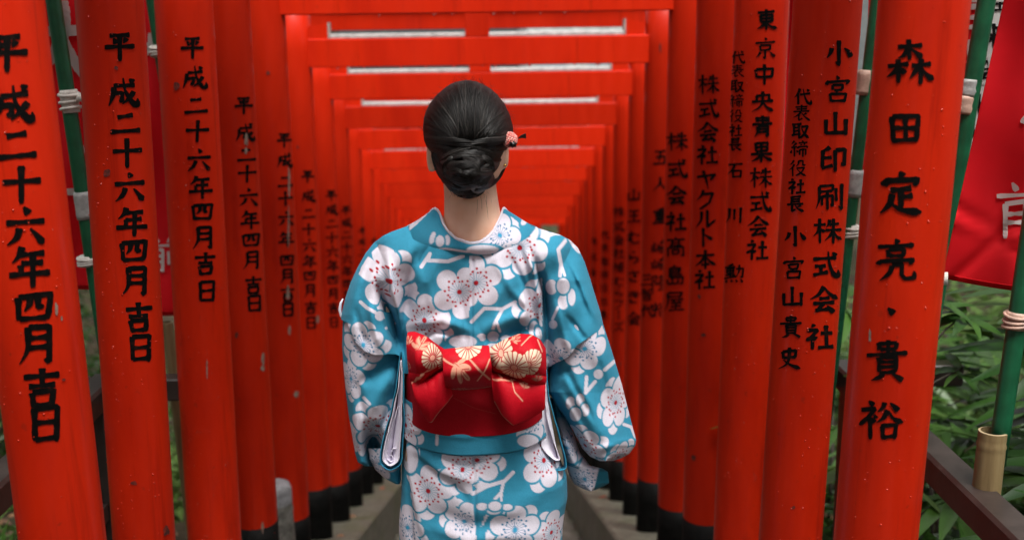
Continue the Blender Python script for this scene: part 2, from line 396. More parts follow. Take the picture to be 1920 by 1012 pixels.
# ------------------------------------------------------------------ brush characters: strokes on a 100 grid
# h level, v upright, p falls left, n falls right, d dot, z turning, k hooked
CH = {
'平': 'h20,18 78,16;d30,27 40,43;p70,26 60,43;h6,54 94,52;v50,18 50,97',
'成': 'h22,32 84,28;p22,32 21,60 8,92;z24,54 48,52 46,76 36,74;n50,6 58,50 78,82 93,88 93,70;p82,48 68,68 46,88;d68,8 80,19',
'二': 'h26,30 72,26;h6,78 94,73', '三': 'h18,18 80,14;h22,50 76,46;h4,90 96,86',
'十': 'h6,48 94,44;v50,6 50,97',
'六': 'd46,4 56,20;h6,40 94,36;p38,52 30,74 8,93;n60,54 76,72 90,92',
'年': 'p34,4 26,24 10,40;h30,22 84,19;h30,44 80,42;v31,44 31,66;h4,68 96,65;v57,21 57,98',
'四': 'v14,24 19,80;z14,25 86,20 79,80;p41,26 40,44 28,58;k59,25 59,50 73,49;h19,76 79,74',
'月': 'p28,8 28,60 10,95;z28,10 76,8 76,90 64,84;h30,34 73,33;h30,57 73,55',
'吉': 'h10,24 90,19;v50,2 50,42;h22,45 78,42;v27,58 32,94;z27,59 75,56 69,92;h31,88 70,86',
'日': 'v25,13 28,90;z25,14 76,12 75,92;h28,49 73,47;h28,86 74,84',
'森': 'h24,16 76,13;v50,0 50,44;p48,17 38,32 24,40;n52,18 62,30 78,40;h4,58 46,54;v26,42 26,96;p25,58 18,72 2,84;d28,60 40,74;h54,56 96,53;v72,42 72,98;p71,58 62,74 50,86;n74,58 84,74 100,88',
'田': 'v16,18 20,88;z16,19 86,15 81,88;v50,18 50,82;h20,50 82,47;h20,83 81,80',
'定': 'd48,0 55,13;d16,19 11,35;z16,24 88,19 79,34;h27,42 74,39;v50,42 50,84;h52,60 77,57;p32,54 26,76 4,96;n24,70 50,89 97,95',
'亮': 'd48,0 55,11;h8,18 92,14;v31,26 34,42;z31,27 69,25 66,42;h34,41 66,39;d13,48 9,61;z14,53 90,49 81,60;p40,62 36,80 12,97;z40,63 63,61 63,86 72,93 91,91 91,77',
'・': 'd42,44 56,58',
'貴': 'v29,10 32,24;z29,11 71,9 68,24;h32,24 68,22;v50,0 50,34;h4,37 96,33;v30,43 31,79;z30,44 71,42 70,79;h31,55 70,53;h31,67 70,65;h31,79 70,77;p40,81 32,90 14,98;d60,81 74,88 88,99',
'裕': 'd24,4 33,15;z6,27 40,22 24,46 2,63;v26,44 26,97;d30,46 39,57;p42,40 32,50;p60,8 54,20 43,31;d72,8 80,16 90,29;p68,28 58,44 40,57;n68,30 80,46 100,57;v53,64 56,96;z53,65 85,62 81,96;h56,91 82,89',
'小': 'k50,4 50,94 39,86;p26,34 20,52 6,70;d70,34 82,48 94,68',
'宮': 'd48,0 55,12;d14,17 9,33;z14,23 90,18 81,32;v31,34 34,55;z31,35 69,33 66,54;h34,54 66,52;p48,54 44,64;v23,66 26,98;z23,67 78,65 73,98;h26,94 74,92',
'山': 'v50,6 50,84;z15,36 15,86 87,83;v87,32 87,94',
'印': 'p38,6 28,14 12,20;v14,18 14,84;h14,48 46,46;h10,85 48,74;z58,18 93,15 91,72 80,64;v58,18 58,99',
'刷': 'z10,12 60,9 57,30;h12,31 57,29;p12,12 12,60 0,96;z21,49 59,46 57,83 49,78;v21,48 21,83;v40,33 40,99;v71,18 71,68;k92,3 92,96 78,86',
'株': 'h0,30 44,26;v22,3 22,99;p21,32 14,54 0,70;d26,42 40,56;p58,9 54,24 45,37;h56,26 92,22;h43,49 99,45;v71,3 71,99;p69,50 58,70 39,86;n72,50 82,70 100,84',
'式': 'h6,30 90,26;h12,57 52,54;v33,57 33,85;h6,90 60,78;n60,3 66,50 80,86 95,90 95,70;d74,4 88,17',
'会': 'p50,1 32,28 2,48;n50,3 70,28 100,46;h32,46 70,43;h12,65 88,61;p47,64 38,78 20,90;h20,91 72,84;d62,72 72,82 84,98',
'社': 'd22,2 31,15;z4,28 43,24 24,50 2,66;v25,48 25,99;d30,50 42,62;h53,40 94,37;v73,8 73,88;h44,91 100,87',
'史': 'v23,18 26,49;z23,19 79,16 75,48;h26,48 76,45;p50,1 50,50 36,78 6,97;n25,56 52,80 98,96',
'石': 'h8,14 92,10;p46,14 34,44 4,74;v34,53 36,96;z34,54 83,51 79,96;h36,91 80,88',
'川': 'p22,12 22,60 6,92;v50,18 50,80;v83,8 83,98',
'東': 'h12,18 88,14;v23,30 26,62;z23,31 77,28 74,62;h26,46 74,44;h26,61 74,59;v50,1 50,99;p48,62 34,80 6,94;n52,62 68,80 98,92',
'京': 'd48,0 55,13;h6,25 94,20;v27,35 30,59;z27,36 73,33 70,58;h30,57 70,55;k50,58 50,97 39,89;p28,68 22,80 8,92;d70,68 80,76 92,92',
'中': 'v13,26 16,65;z13,27 88,23 83,65;h16,63 84,60;v50,1 50,99',
'央': 'v24,22 24,50;z24,24 79,21 79,50;h2,53 98,49;p50,3 48,56 34,80 2,97;n52,53 68,78 98,95',
'青': 'h16,13 84,10;h20,26 80,23;h4,41 96,37;v50,0 50,38;p28,50 28,78 14,99;z28,51 73,49 73,95 62,90;h30,64 72,62;h30,77 72,75',
'果': 'v23,8 26,48;z23,9 77,6 74,48;h26,28 74,26;h26,48 74,46;v50,8 50,99;h2,61 98,57;p48,60 34,78 4,94;n52,60 68,78 98,92',
'本': 'h6,32 94,28;v50,2 50,99;p48,32 34,58 2,82;n52,32 70,58 100,80;h31,77 69,75',
'髙': 'v50,0 50,12;h6,15 94,11;v34,16 34,40;v66,16 66,40;h34,28 66,27;h20,42 80,40;v13,53 13,99;z13,53 88,50 88,97 76,92;v34,64 34,87;z34,65 67,63 65,86;h34,85 65,83',
'島': 'p50,0 40,11;v25,12 25,62;z25,13 75,11 73,36;h27,25 73,23;h27,37 73,35;h25,49 84,47;z25,61 88,58 84,95 72,90;v13,70 13,93;z13,93 63,90 63,68;v38,64 38,90',
'屋': 'z17,8 84,5 81,25;h19,26 81,24;p17,8 17,56 2,97;h29,41 90,38;p52,40 38,55;h31,59 77,54;d68,46 82,59;h33,76 81,73;v56,58 56,92;h20,95 98,92',
'王': 'h16,15 84,11;h19,51 81,47;v50,14 50,88;h4,92 96,88',
'代': 'p35,3 24,30 2,56;v24,34 24,99;h35,39 94,31;n54,5 62,50 80,88 97,92 97,72;d74,5 88,19',
'人': 'p50,4 44,50 4,95;n50,30 66,66 98,94',
'表': 'h16,14 84,11;h20,28 80,25;h4,43 96,39;v50,0 50,42;p48,44 30,62 2,78;v34,60 34,92;h34,93 55,82;p79,50 62,63;n50,46 68,72 99,96',
'取': 'h0,12 56,9;v14,12 14,76;v42,12 42,99;h14,33 42,31;h14,53 42,51;h0,79 52,69;z54,28 93,24 76,66 48,96;n57,36 76,72 100,96',
'締': 'p24,2 7,24;p37,14 9,43;h7,43 39,37;v23,42 23,99;d8,58 3,77;d36,58 43,73;d68,0 73,11;h47,15 97,12;d60,20 65,31;p82,18 76,30;d46,36 43,49;z46,39 99,36 93,47;v54,55 54,87;z54,55 89,53 89,86 82,82;v71,46 71,99',
'役': 'p28,2 18,18 3,29;p30,26 20,46 1,61;v20,44 20,99;p54,8 52,28 39,43;z54,8 79,7 81,33 95,32;z43,51 87,48 70,78 36,97;n47,56 70,82 100,98',
'長': 'v28,5 28,52;h28,8 82,5;h28,22 77,20;h28,37 77,35;h2,55 98,51;k30,54 30,95 53,82;p81,58 62,71;n46,56 64,78 99,98',
'勲': 'p45,2 12,11;h2,19 55,15;v13,25 13,49;z13,25 47,23 47,49;h13,37 47,35;h13,49 47,47;v30,8 30,70;h7,59 53,57;h0,74 57,67;z58,28 93,24 89,70 78,64;p75,5 72,40 54,72;d14,82 7,97;d34,82 39,95;d56,80 63,95;d76,78 92,98',
'植': 'h0,30 44,26;v22,3 22,99;p21,32 14,54 0,70;d26,42 40,56;h49,19 97,15;v72,1 70,31;v58,32 58,80;z58,33 89,31 89,80;h58,48 89,46;h58,63 89,61;h58,79 89,77;k46,36 46,96 99,93',
'智': 'p22,1 9,21;h12,17 49,14;h2,35 55,32;p30,16 26,36 2,55;d32,38 49,53;v62,14 62,49;z62,15 93,13 91,49;h62,47 91,45;v26,58 26,99;z26,59 75,57 75,99;h26,78 75,76;h26,96 75,94',
'重': 'p75,1 28,11;h6,23 94,19;v24,33 26,63;z24,33 77,31 75,62;h26,48 75,46;h26,63 75,61;v50,10 50,92;h16,77 84,74;h2,95 98,91',
'崎': 'v20,20 20,70;z4,36 4,73 39,68;v39,34 39,75;h47,21 97,17;p72,1 66,24 47,41;n72,20 93,40;h43,51 99,47;v52,60 52,83;z52,61 75,59 73,83;h52,82 73,80;k87,50 87,97 76,90',
'隆': 'z8,8 37,6 22,40 37,58 20,67;v8,8 8,99;p62,1 41,31;z56,13 87,10 70,34 43,49;n57,18 76,38 99,47;h53,57 89,54;p54,52 45,69;h55,75 87,72;h41,95 99,91;v70,50 70,92',
'五': 'h14,13 86,10;p50,12 40,88;z21,47 75,44 71,88;h2,91 98,87',
'さ': 'h12,35 88,24;n40,3 56,40 72,57;p72,60 40,52;k24,62 30,87 74,90',
'き': 'h16,25 82,16;h12,45 88,36;n40,2 56,40 72,61;k26,68 32,91 74,92',
'ら': 'd36,5 58,19;k26,28 24,64 50,48 78,55 78,78 42,97',
'む': 'h6,33 60,26;k34,5 34,60 22,74 16,58 32,54 36,82 50,93 82,90 83,70;d70,24 88,42',
'フ': 'z12,20 86,16 60,66 22,96', 'ー': 'v50,4 50,96', 'ズ': 'z12,25 76,20 50,60 6,94;d52,58 86,90;d78,3 85,14;d90,0 97,10',
'ヤ': 'z6,37 90,26 66,54;p33,5 46,50 57,98', 'ク': 'p38,3 26,30 6,50;z34,24 82,20 62,66 18,98', 'ル': 'p30,13 28,56 4,92;k58,7 58,88 98,56', 'ト': 'v40,3 40,98;d42,36 82,60',
'前': 'd28,1 37,15;p71,0 60,17;h2,25 98,21;v17,36 17,99;z17,36 49,34 49,95 40,90;h17,55 49,53;h17,71 49,69;v66,40 66,78;k89,30 89,97 76,90',
'大': 'h4,35 96,31;p50,3 46,50 4,96;n52,38 66,70 98,96',
'来': 'h16,22 84,19;d28,30 36,43;p72,28 62,43;h4,53 96,49;v50,1 50,99;p48,54 30,76 4,90;n52,54 72,76 98,90',
'米': 'd24,10 36,34;p78,8 64,34;h4,48 96,44;v50,0 50,99;p48,50 30,74 4,90;n52,50 72,74 98,90',
'由': 'v16,30 20,92;z16,31 86,27 81,92;v50,2 50,90;h20,58 82,55;h20,89 81,86',
'酒': 'd8,10 20,22;d2,40 14,52;p20,68 4,96;h28,12 98,8;v36,34 36,98;z36,35 92,32 92,98;p56,12 54,50 44,64;v74,10 74,52;h36,74 92,73;h36,94 92,93',
'以': 'v14,14 14,80;h14,82 40,66;d38,22 50,44;p84,6 80,50 50,96;n74,60 94,92',
}
PROF = {
 'h': [(0, .75), (.08, .95), (.4, .62), (.85, .85), (.95, 1.05), (1, .7)], 'v': [(0, .8), (.06, 1.1), (.4, .78), (.9, .85), (1, .5)],
 'p': [(0, .85), (.08, 1.1), (.5, .85), (1, .18)], 'n': [(0, .35), (.5, .75), (.82, 1.25), (1, .25)], 'd': [(0, .35), (.6, 1.1), (.9, 1.15), (1, .7)],
 'z': [(0, .8), (.06, .95), (.5, .8), (.93, .9), (1, .35)], 'k': [(0, .85), (.06, 1.05), (.7, .8), (.9, .85), (1, .2)]}
def strokes(ch, w=11.0, rnd=None):
    """brush outline ribbons of a character: list of (L, R) point lists, unit square, y up"""
    out = []
    for st in CH[ch].split(';'):
        ty = st[0]; P = np.array([tuple(map(float, q.split(','))) for q in st[1:].split()])
        if rnd: P = P+rnd.normal(0, 1.0, P.shape)
        if ty in 'pnd' and len(P) > 2:        # curved
            t = np.linspace(0, len(P)-1, 13); Q = []
            for a in t:
                i = min(int(a), len(P)-2); u = a-i
                p0, p1, p2, p3 = P[max(i-1, 0)], P[i], P[i+1], P[min(i+2, len(P)-1)]
                Q.append(.5*((2*p1)+(-p0+p2)*u+(2*p0-5*p1+4*p2-p3)*u*u+(-p0+3*p1-3*p2+p3)*u**3))
            P = np.array(Q)
        # resample densely
        seg = np.linalg.norm(np.diff(P, axis=0), axis=1); L = np.concatenate([[0], np.cumsum(seg)]); tot = L[-1]
        n = max(6, int(tot/6)); s = np.unique(np.concatenate([np.linspace(0, tot, n), L, [min(2.5, tot*.2), max(tot-2.5, tot*.8)]]))
        Q = np.stack([np.interp(s, L, P[:, 0]), np.interp(s, L, P[:, 1])], 1)
        T = np.gradient(Q, axis=0); T /= np.linalg.norm(T, axis=1, keepdims=True)+1e-9
        Nn = np.stack([-T[:, 1], T[:, 0]], 1)
        wd = np.interp(s/tot, *zip(*PROF[ty]))*w*.5
        if rnd: wd = wd*(1+rnd.normal(0, .05, len(wd)))
        if len(CH[ch]) > 120: wd = wd*.74
        out.append((Q+Nn*wd[:, None], Q-Nn*wd[:, None]))
    return out
def write(mb, chars, place, w=11.0, seed=1, slant=.10):
    """chars: list of (char, px, py, size px); place(px,py)->xyz ; strokes stacked a hair proud of each other"""
    rnd = np.random.default_rng(seed); lay = 0
    for (c, cx, cy, sz) in chars:
        for k, (A, B) in enumerate(strokes(c, w, rnd)):
            n = len(A); V = []
            for i in range(n):
                for q in (A[i], (A[i]+B[i])/2, B[i]):
                    dx = (q[0]-50)/100*sz*1.06; dy = (q[1]-50-slant*.3*(q[0]-50))/100*sz
                    V.append(place(cx+dx, cy+dy, k))
            Fc = []
            for i in range(n-1):
                for j in range(2): Fc.append((i*3+j, i*3+j+1, (i+1)*3+j+1, (i+1)*3+j))
            mb.add(V, Fc)

# ------------------------------------------------------------------ torii gates
XL_E = [-.624, -.631, -.623, -.626, -.621, -.623, -.618, -.623]; XR_E = [.636, .629, .637, .634, .639, .637, .642, .637]
DATE = '平成二十六年四月吉日'
def col(s, pts, sz):
    """characters spread along a column given as [(x,y)...] per char or first and last"""
    n = len(s)
    if len(pts) == n: P = pts
    else:
        (x0, y0), (x1, y1) = pts[0], pts[-1]; P = [(x0+(x1-x0)*i/(n-1), y0+(y1-y0)*i/(n-1)) for i in range(n)]
    return [(c, p[0], p[1], sz if not isinstance(sz, (list, tuple)) else sz[i]) for i, (c, p) in enumerate(zip(s, P))]
def colY(s, x0, x1, ys, sz):
    n = len(s); return [(c, x0+(x1-x0)*(y-ys[0])/(ys[-1]-ys[0]), y, sz) for c, y in zip(s, ys)]
TXT_L = {
 0: colY(DATE, 14, 86, [97, 195, 272, 345, 425, 500, 576, 646, 728, 793], 80),
 1: colY(DATE, 225, 263, [85, 172, 230, 285, 350, 415, 470, 526, 595, 651], 60),
 2: colY(DATE, 361, 388, [88, 145, 197, 245, 300, 350, 397, 445, 495, 545], 47),
 3: colY(DATE, 457, 477, [197, 248, 290, 325, 370, 412, 450, 488, 535, 568], 38),
 4: colY(DATE, 533, 540, [262, 300, 340, 372, 410, 448, 488, 518, 552, 580], 31),
 5: colY(DATE, 577, 583, [330, 367, 400, 430, 460, 490, 517, 545, 577, 605], 27),
 6: col(DATE, [(621, 366), (626, 604)], 24), 7: col(DATE, [(649, 394), (653, 600)], 21), 8: col(DATE, [(680, 433), (682, 612)], 18), 9: col(DATE, [(702, 452), (703, 610)], 15)}
TXT_R = {
 0: [('森', 1706, 118, 84), ('田', 1697, 241, 68), ('定', 1689, 362, 80), ('亮', 1680, 488, 78), ('・', 1671, 582, 70), ('貴', 1664, 676, 78), ('裕', 1651, 787, 78)],
 1: col('小宮山印刷株式会社', [(1573, 98), (1571, 167), (1567, 231), (1562, 297), (1557, 368), (1552, 432), (1548, 495), (1545, 561), (1537, 630)], 50)
    + colY('代表取締役社長', 1505, 1491, [182, 213, 246, 280, 316, 350, 383], 31) + colY('小宮山貴史', 1491, 1480, [443, 503, 556, 613, 672], 42),
 2: col('東京中央青果株式会社', [(1437, 37), (1435, 91), (1433, 140), (1430, 190), (1430, 237), (1428, 285), (1427, 333), (1425, 378), (1422, 424), (1420, 468)], 40)
    + colY('代表取締役社長', 1383, 1378, [108, 134, 162, 190, 218, 245, 271], 25) + [('石', 1379, 320, 30), ('川', 1377, 403, 33), ('勲', 1377, 513, 36)],
 3: colY('株式会社ヤクルト本社', 1329, 1321, [158, 203, 248, 290, 337, 374, 410, 445, 486, 524], 38),
 4: colY('株式会社髙島屋', 1270, 1265, [265, 316, 366, 415, 463, 516, 565], 37),
 5: colY('五人重崎崎隆裕', 1239, 1236, [295, 345, 405, 463, 495, 530, 580], 29) + colY('三智代', 1213, 1213, [524, 552, 582], 24),
 6: colY('山王むらさき会', 1188, 1188, [365, 405, 445, 482, 517, 556, 597], 26),
 7: colY('株式会社植むらフーズ', 1160, 1160, [397, 424, 450, 475, 500, 527, 549, 570, 590, 612], 20),
 8: col('代表取締役社長', [(1134, 440), (1131, 590)], 16), 9: col('株式会社', [(1112, 452), (1110, 540)], 15)}
GL = ['nearest torii gate, its left pillar cut by the frame and widest pillar on the right', 'second torii gate from the camera, beside a thin green pole on its right',
 'third torii gate from the camera, small and large lettering on its right pillar', 'fourth torii gate from the camera, bare peeled paint low on its left pillar',
 'fifth torii gate, the one whose crossbeam runs along the top of the photo', 'sixth torii gate, its crossbeam second below the top edge under a bright gap',
 'seventh torii gate, its crossbeam third from the top, green seen over it', 'eighth torii gate, its crossbeam just above the head of the person',
 'ninth torii gate, dark slot above its crossbeam level with the hair', 'tenth torii gate, crossbeam level with the pink hair ornament']
ORD = ['eleventh', 'twelfth', 'thirteenth', 'fourteenth', 'fifteenth', 'sixteenth', 'seventeenth', 'eighteenth', 'nineteenth', 'twentieth', 'last']

def cyl_mesh(name, r0, r1, z0, z1, n=40, rings=10, wob=0.0, seed=0, capb=True):
    rs = random.Random(seed); V = []; Fc = []; ph = rs.random()*6
    for i in range(rings+1):
        t = i/rings; r = r0+(r1-r0)*t
        for k in range(n):
            a = 2*pi*k/n; q = r*(1+wob*sin(2*a+ph+1.3*t)+wob*.5*sin(5*a+3*t+ph)); V.append((q*cos(a), q*sin(a), z0+(z1-z0)*t))
    for i in range(rings):
        for k in range(n):
            l = (k+1) % n; Fc.append((i*n+k, i*n+l, (i+1)*n+l, (i+1)*n+k))
    Fc += [tuple(range(n-1, -1, -1)), tuple(rings*n+k for k in range(n))]
    return V, Fc
NUKI_REL = 1.190; NH = .105
LEAN = {(0, 0): -.018, (0, 1): .030, (1, 1): .026, (2, 1): .012, (1, 0): .021, (2, 0): .014}
RAD = {(1, 0): .0642, (2, 1): .066, (1, 1): .0665}
pillar_objs = {}
drop_rng = random.Random(3)
def blob(px, py, w, h, place, seed=0, n=11):
    rs = random.Random(seed); V = [place(px, py, 6)]
    for k in range(n):
        a = 2*pi*k/n; q = .6+.5*rs.random(); V.append(place(px+cos(a)*w*.5*q, py+sin(a)*h*.5*q, 6))
    return V, [(0, k+1, (k+1) % n+1) for k in range(n)]
SHADE_GATES = [.70, .17, -.36]  # unseen gates added to shade the near pillars
for g, y in list(enumerate(YG))+[(100+i, v) for i, v in enumerate(SHADE_GATES)]:
    xl = (XL_E[g] if g < 8 else -.622+.004*sin(g*2.1))-R; xr = (XR_E[g] if g < 8 else .637+.004*cos(g*1.7))+R
    if g < 20:     # the visible edge is the tangent to the round post
        for _ in range(3):
            d_ = hypot(y, xl-CAM[0]); xl = CAM[0]-y*math.tan(math.atan2(CAM[0]-(xl_e := (XL_E[g] if g < 8 else -.622+.004*sin(g*2.1))), y)+math.asin(R/d_))
            d_ = hypot(y, xr-CAM[0]); xr = CAM[0]+y*math.tan(math.atan2((XR_E[g] if g < 8 else .637+.004*cos(g*1.7))-CAM[0], y)+math.asin(R/d_))
    if 13 < g < 21: sh_ = .135*(g-13)**1.35; xl += sh_; xr += sh_
    gz = curb_z(y)-(.33 if 13 < g < 21 else 0); nb = CAM[2]+NUKI_REL-.3053*min(y, Y_END)+.004*sin(g*3.3); xc = (xl+xr)/2
    if g == 4: nb += .016
    lab = ['unseen torii gate added for shade right above the viewer', 'unseen torii gate added for shade just behind the viewer', 'unseen torii gate added for shade two paces behind the viewer'][g-100] if g >= 100 else GL[g] if g < 10 else '%s torii gate along the tunnel, small and blurred beside the shoulder' % ORD[min(g-10, 10)]
    e = empty('torii_gate', (xc, y, gz), lab, 'torii gate', 'torii gates forming the tunnel down the stairs')
    near = g < 12
    top = nb+NH+{6: .180, 7: .182, 8: .172, 9: .185}[g] if g in (6, 7, 8, 9) else nb+NH+.175+.02*abs(sin(g*5.7))
    for side, xp in ((0, xl), (1, xr)):
        rr_ = RAD.get((g, side), R); xp = xp+(R-rr_)*(1 if side == 0 else -1)
        V, Fc = cyl_mesh('pillar', rr_, rr_*.99, -.05, top-gz, 64 if g < 4 else 48 if g < 20 else 16, 10, .002, g*2+side)
        lean = LEAN.get((g, side), .006 if 2 < g < 20 else 0.0); zr = atY(0, 506, y)[2]-gz
        p = mesh('pillar', V, Fc, M['red'], e); p.location = (xp-xc-lean*zr, 0, 0); p.rotation_euler = (0, math.atan(lean), 0)
        bh = .21+.03*sin(g*2.7+side)
        V, Fc = cyl_mesh('painted_base', rr_+.0012, rr_+.001, -.06, bh, 48, 3, .002, g*2+side)
        b = mesh('painted_base', V, Fc, M['black'], p)
        org = np.array([xp, y, gz])
        def place(px, py, k, R=rr_, xp=xp, y=y, lean=lean, zr=zr, gz=gz):
            q = atY(px, py, y-R); r = R+.0007+.00008*(k % 8); d = _ray(px, py); t = (q[1]-CAM[1])/d[1]
            for _ in range(2):       # where the sight line meets the round post
                cx = xp+lean*(CAM[2]+t*d[2]-gz-zr); ox, oy = CAM[0]-cx, CAM[1]-y
                A_, B_, C_ = d[0]**2+d[1]**2, ox*d[0]+oy*d[1], ox*ox+oy*oy-r*r; D_ = B_*B_-A_*C_
                t = (-B_-sqrt(max(D_, 0)))/A_
            hx, hy = ox+t*d[0], oy+t*d[1]; hn = hypot(hx, hy)
            return (xp+hx/hn*r, y+hy/hn*r, CAM[2]+t*d[2])
        txt = (TXT_L if side == 0 else TXT_R).get(g)
        if txt:
            for ci, one in enumerate(txt):
                mb = MB(org); write(mb, [one], place, 16.5 if g < 2 else 15.5 if g < 4 else 16, g*100+side*50+ci)
                mb.obj('painted_character', M['ink'], p, smooth=False)
        if g < 5:      # rain beads
            mb = MB(org); cnt = [150, 260, 420, 160, 80][g] if side == 0 else [120, 200, 380, 140, 60][g]
            for _ in range(cnt):
                a = -pi/2+drop_rng.gauss(0, .75); a = max(-pi, min(0, a)); zz = nb-.1-drop_rng.random()**.8*1.7
                r = drop_rng.choice([.0007, .0009, .0011, .0013, .0017]); n = np.array([cos(a), sin(a), 0])
                c = np.array([xp, y, zz])+n*(rr_+.0001); t = np.array([-n[1], n[0], 0])
                V = [c+n*r*.8]
                for k in range(6):
                    q = 2*pi*k/6; d6 = t*cos(q)+np.array([0, 0, 1.15])*sin(q); V += [c+d6*r*.7+n*r*.55, c+d6*r]
                mb.add(V, [(0, 2*k+1, 2*((k+1) % 6)+1) for k in range(6)]+[(2*k+1, 2*k+2, 2*((k+1) % 6)+2, 2*((k+1) % 6)+1) for k in range(6)])
            mb.obj('rain_beads', M['bead'], p, kind='stuff')
        pillar_objs[(g, side)] = (p, place, org)
    # crossbeam
    mb = MB((xc, y, gz)); mb.box((xc-1.10, y-.034, nb), (xc+1.10, y+.034, nb+NH), .003); mb.obj('crossbeam', M['red'], e, smooth=False)
    mb = MB((xc, y, gz)); mb.box((xc-.045, y-.0335, nb+NH+.001), (xc+.045, y+.0335, top-.001), .002); mb.obj('strut', M['red'], e, smooth=False)
    mb = MB((xc, y, gz)); mb.box((xc-1.02, y-.055, top), (xc+1.02, y+.055, top+.09), .003); mb.obj('upper_beam', M['red'], e, smooth=False)
    mb = MB((xc, y, gz)); n = 12
    V = []; Fc = []
    for i in range(n+1):
        x = -1.14+2.28*i/n; lift = .05*abs(x/1.14)**3
        V += [(xc+x, y-.072, top+.091+lift), (xc+x, y+.072, top+.091+lift), (xc+x, y+.072, top+.114+lift), (xc+x, y, top+.122+lift), (xc+x, y-.072, top+.114+lift)]
    for i in range(n):
        for k in range(5):
            l = (k+1) % 5; Fc.append((i*5+k, (i+1)*5+k, (i+1)*5+l, i*5+l))
    Fc += [(0, 1, 2, 3, 4)[::1], tuple(n*5+k for k in (4, 3, 2, 1, 0))]
    mb.add(V, Fc); mb.obj('top_rail', M['black'] if False else M['red'], e, smooth=False)
    for s in (-1, 1):   # wedges beside the pillars
        xi = (xl+R) if s < 0 else (xr-R); x2 = xi-s*.072
        mb = MB((xc, y, gz)); z0 = nb+NH
        mb.add([(xi, y-.028, z0), (x2, y-.028, z0), (x2, y-.028, z0+.058), (xi, y-.028, z0+.045), (xi, y+.028, z0), (x2, y+.028, z0), (x2, y+.028, z0+.058), (xi, y+.028, z0+.045)],
               [(0, 1, 2, 3), (7, 6, 5, 4), (0, 4, 5, 1), (3, 2, 6, 7), (0, 3, 7, 4)])
        wd = mb.obj('wedge', M['red'], e, smooth=False)
        mb = MB((xc, y, gz)); a, b = sorted((x2, x2-s*.006))
        mb.box((a, y-.029, nb+NH+.0015), (b, y+.029, z0+.060), 0); mb.obj('wedge_end', M['endgrain'], wd, smooth=False)
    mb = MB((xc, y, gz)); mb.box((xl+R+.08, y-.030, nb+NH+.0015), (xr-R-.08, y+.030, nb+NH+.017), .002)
    mb.obj('sky_reflection_strip', M['sky_sheen'], e, smooth=False)  # white strip stands in for sky reflected in the wet beam top
    if 3 < g < 11:    # drips under the crossbeam
        mb = MB((xc, y, gz))
        for _ in range(drop_rng.randint(7, 13)):
            x = xl+R+.02+drop_rng.random()*(xr-xl-2*R-.04); r = drop_rng.uniform(.0034, .0048)
            mb.ball((x, y-.026+drop_rng.random()*.01, nb-r*.8), r, 10, 7, (1, 1, 1.15))
        mb.obj('hanging_drops', M['water'], e, kind='stuff')
# knots and peeled paint
for (g, s, px, py, w_, h_) in [(0, 0, 120, 712, 9, 6), (1, 0, 250, 905, 16, 9), (1, 0, 312, 994, 14, 22), (1, 0, 201, 325, 16, 18), (1, 0, 218, 127, 10, 9), (2, 0, 331, 162, 13, 17), (3, 0, 444, 627, 9, 14),
        (4, 0, 503, 137, 9, 10), (5, 0, 558, 276, 5, 7), (3, 1, 1311, 556, 8, 10), (3, 1, 1319, 628, 12, 7), (3, 1, 1300, 858, 11, 14), (1, 1, 1488, 951, 8, 8), (5, 1, 1238, 90, 5, 20), (6, 1, 1163, 289, 8, 5), (7, 1, 1163, 682, 7, 6)]:
    p, pl, org = pillar_objs[(g, s)]; mb = MB(org); mb.add(*blob(px, py, w_, h_, pl, px)); mb.obj('knot', M['knot'], p, smooth=False)
for (g, s, px, py, w_, h_) in [(3, 0, 462, 262, 9, 26), (3, 0, 461, 283, 7, 14), (3, 0, 493, 672, 6, 32), (3, 0, 492, 690, 8, 12), (4, 0, 542, 340, 4, 70), (4, 0, 541, 430, 4, 90), (4, 0, 540, 550, 8, 34), (4, 0, 543, 618, 6, 22), (4, 0, 556, 738, 12, 14), (4, 0, 545, 948, 16, 22),
        (0, 0, 106, 580, 8, 26), (0, 0, 116, 598, 5, 12), (2, 0, 388, 690, 3, 50), (0, 1, 1631, 630, 6, 28), (5, 0, 596, 598, 7, 16), (3, 0, 492, 988, 5, 26)]:
    p, pl, org = pillar_objs[(g, s)]; mb = MB(org); mb.add(*blob(px, py, w_, h_, pl, px+1)); mb.obj('paint_chip', M['chip'], p, smooth=False)
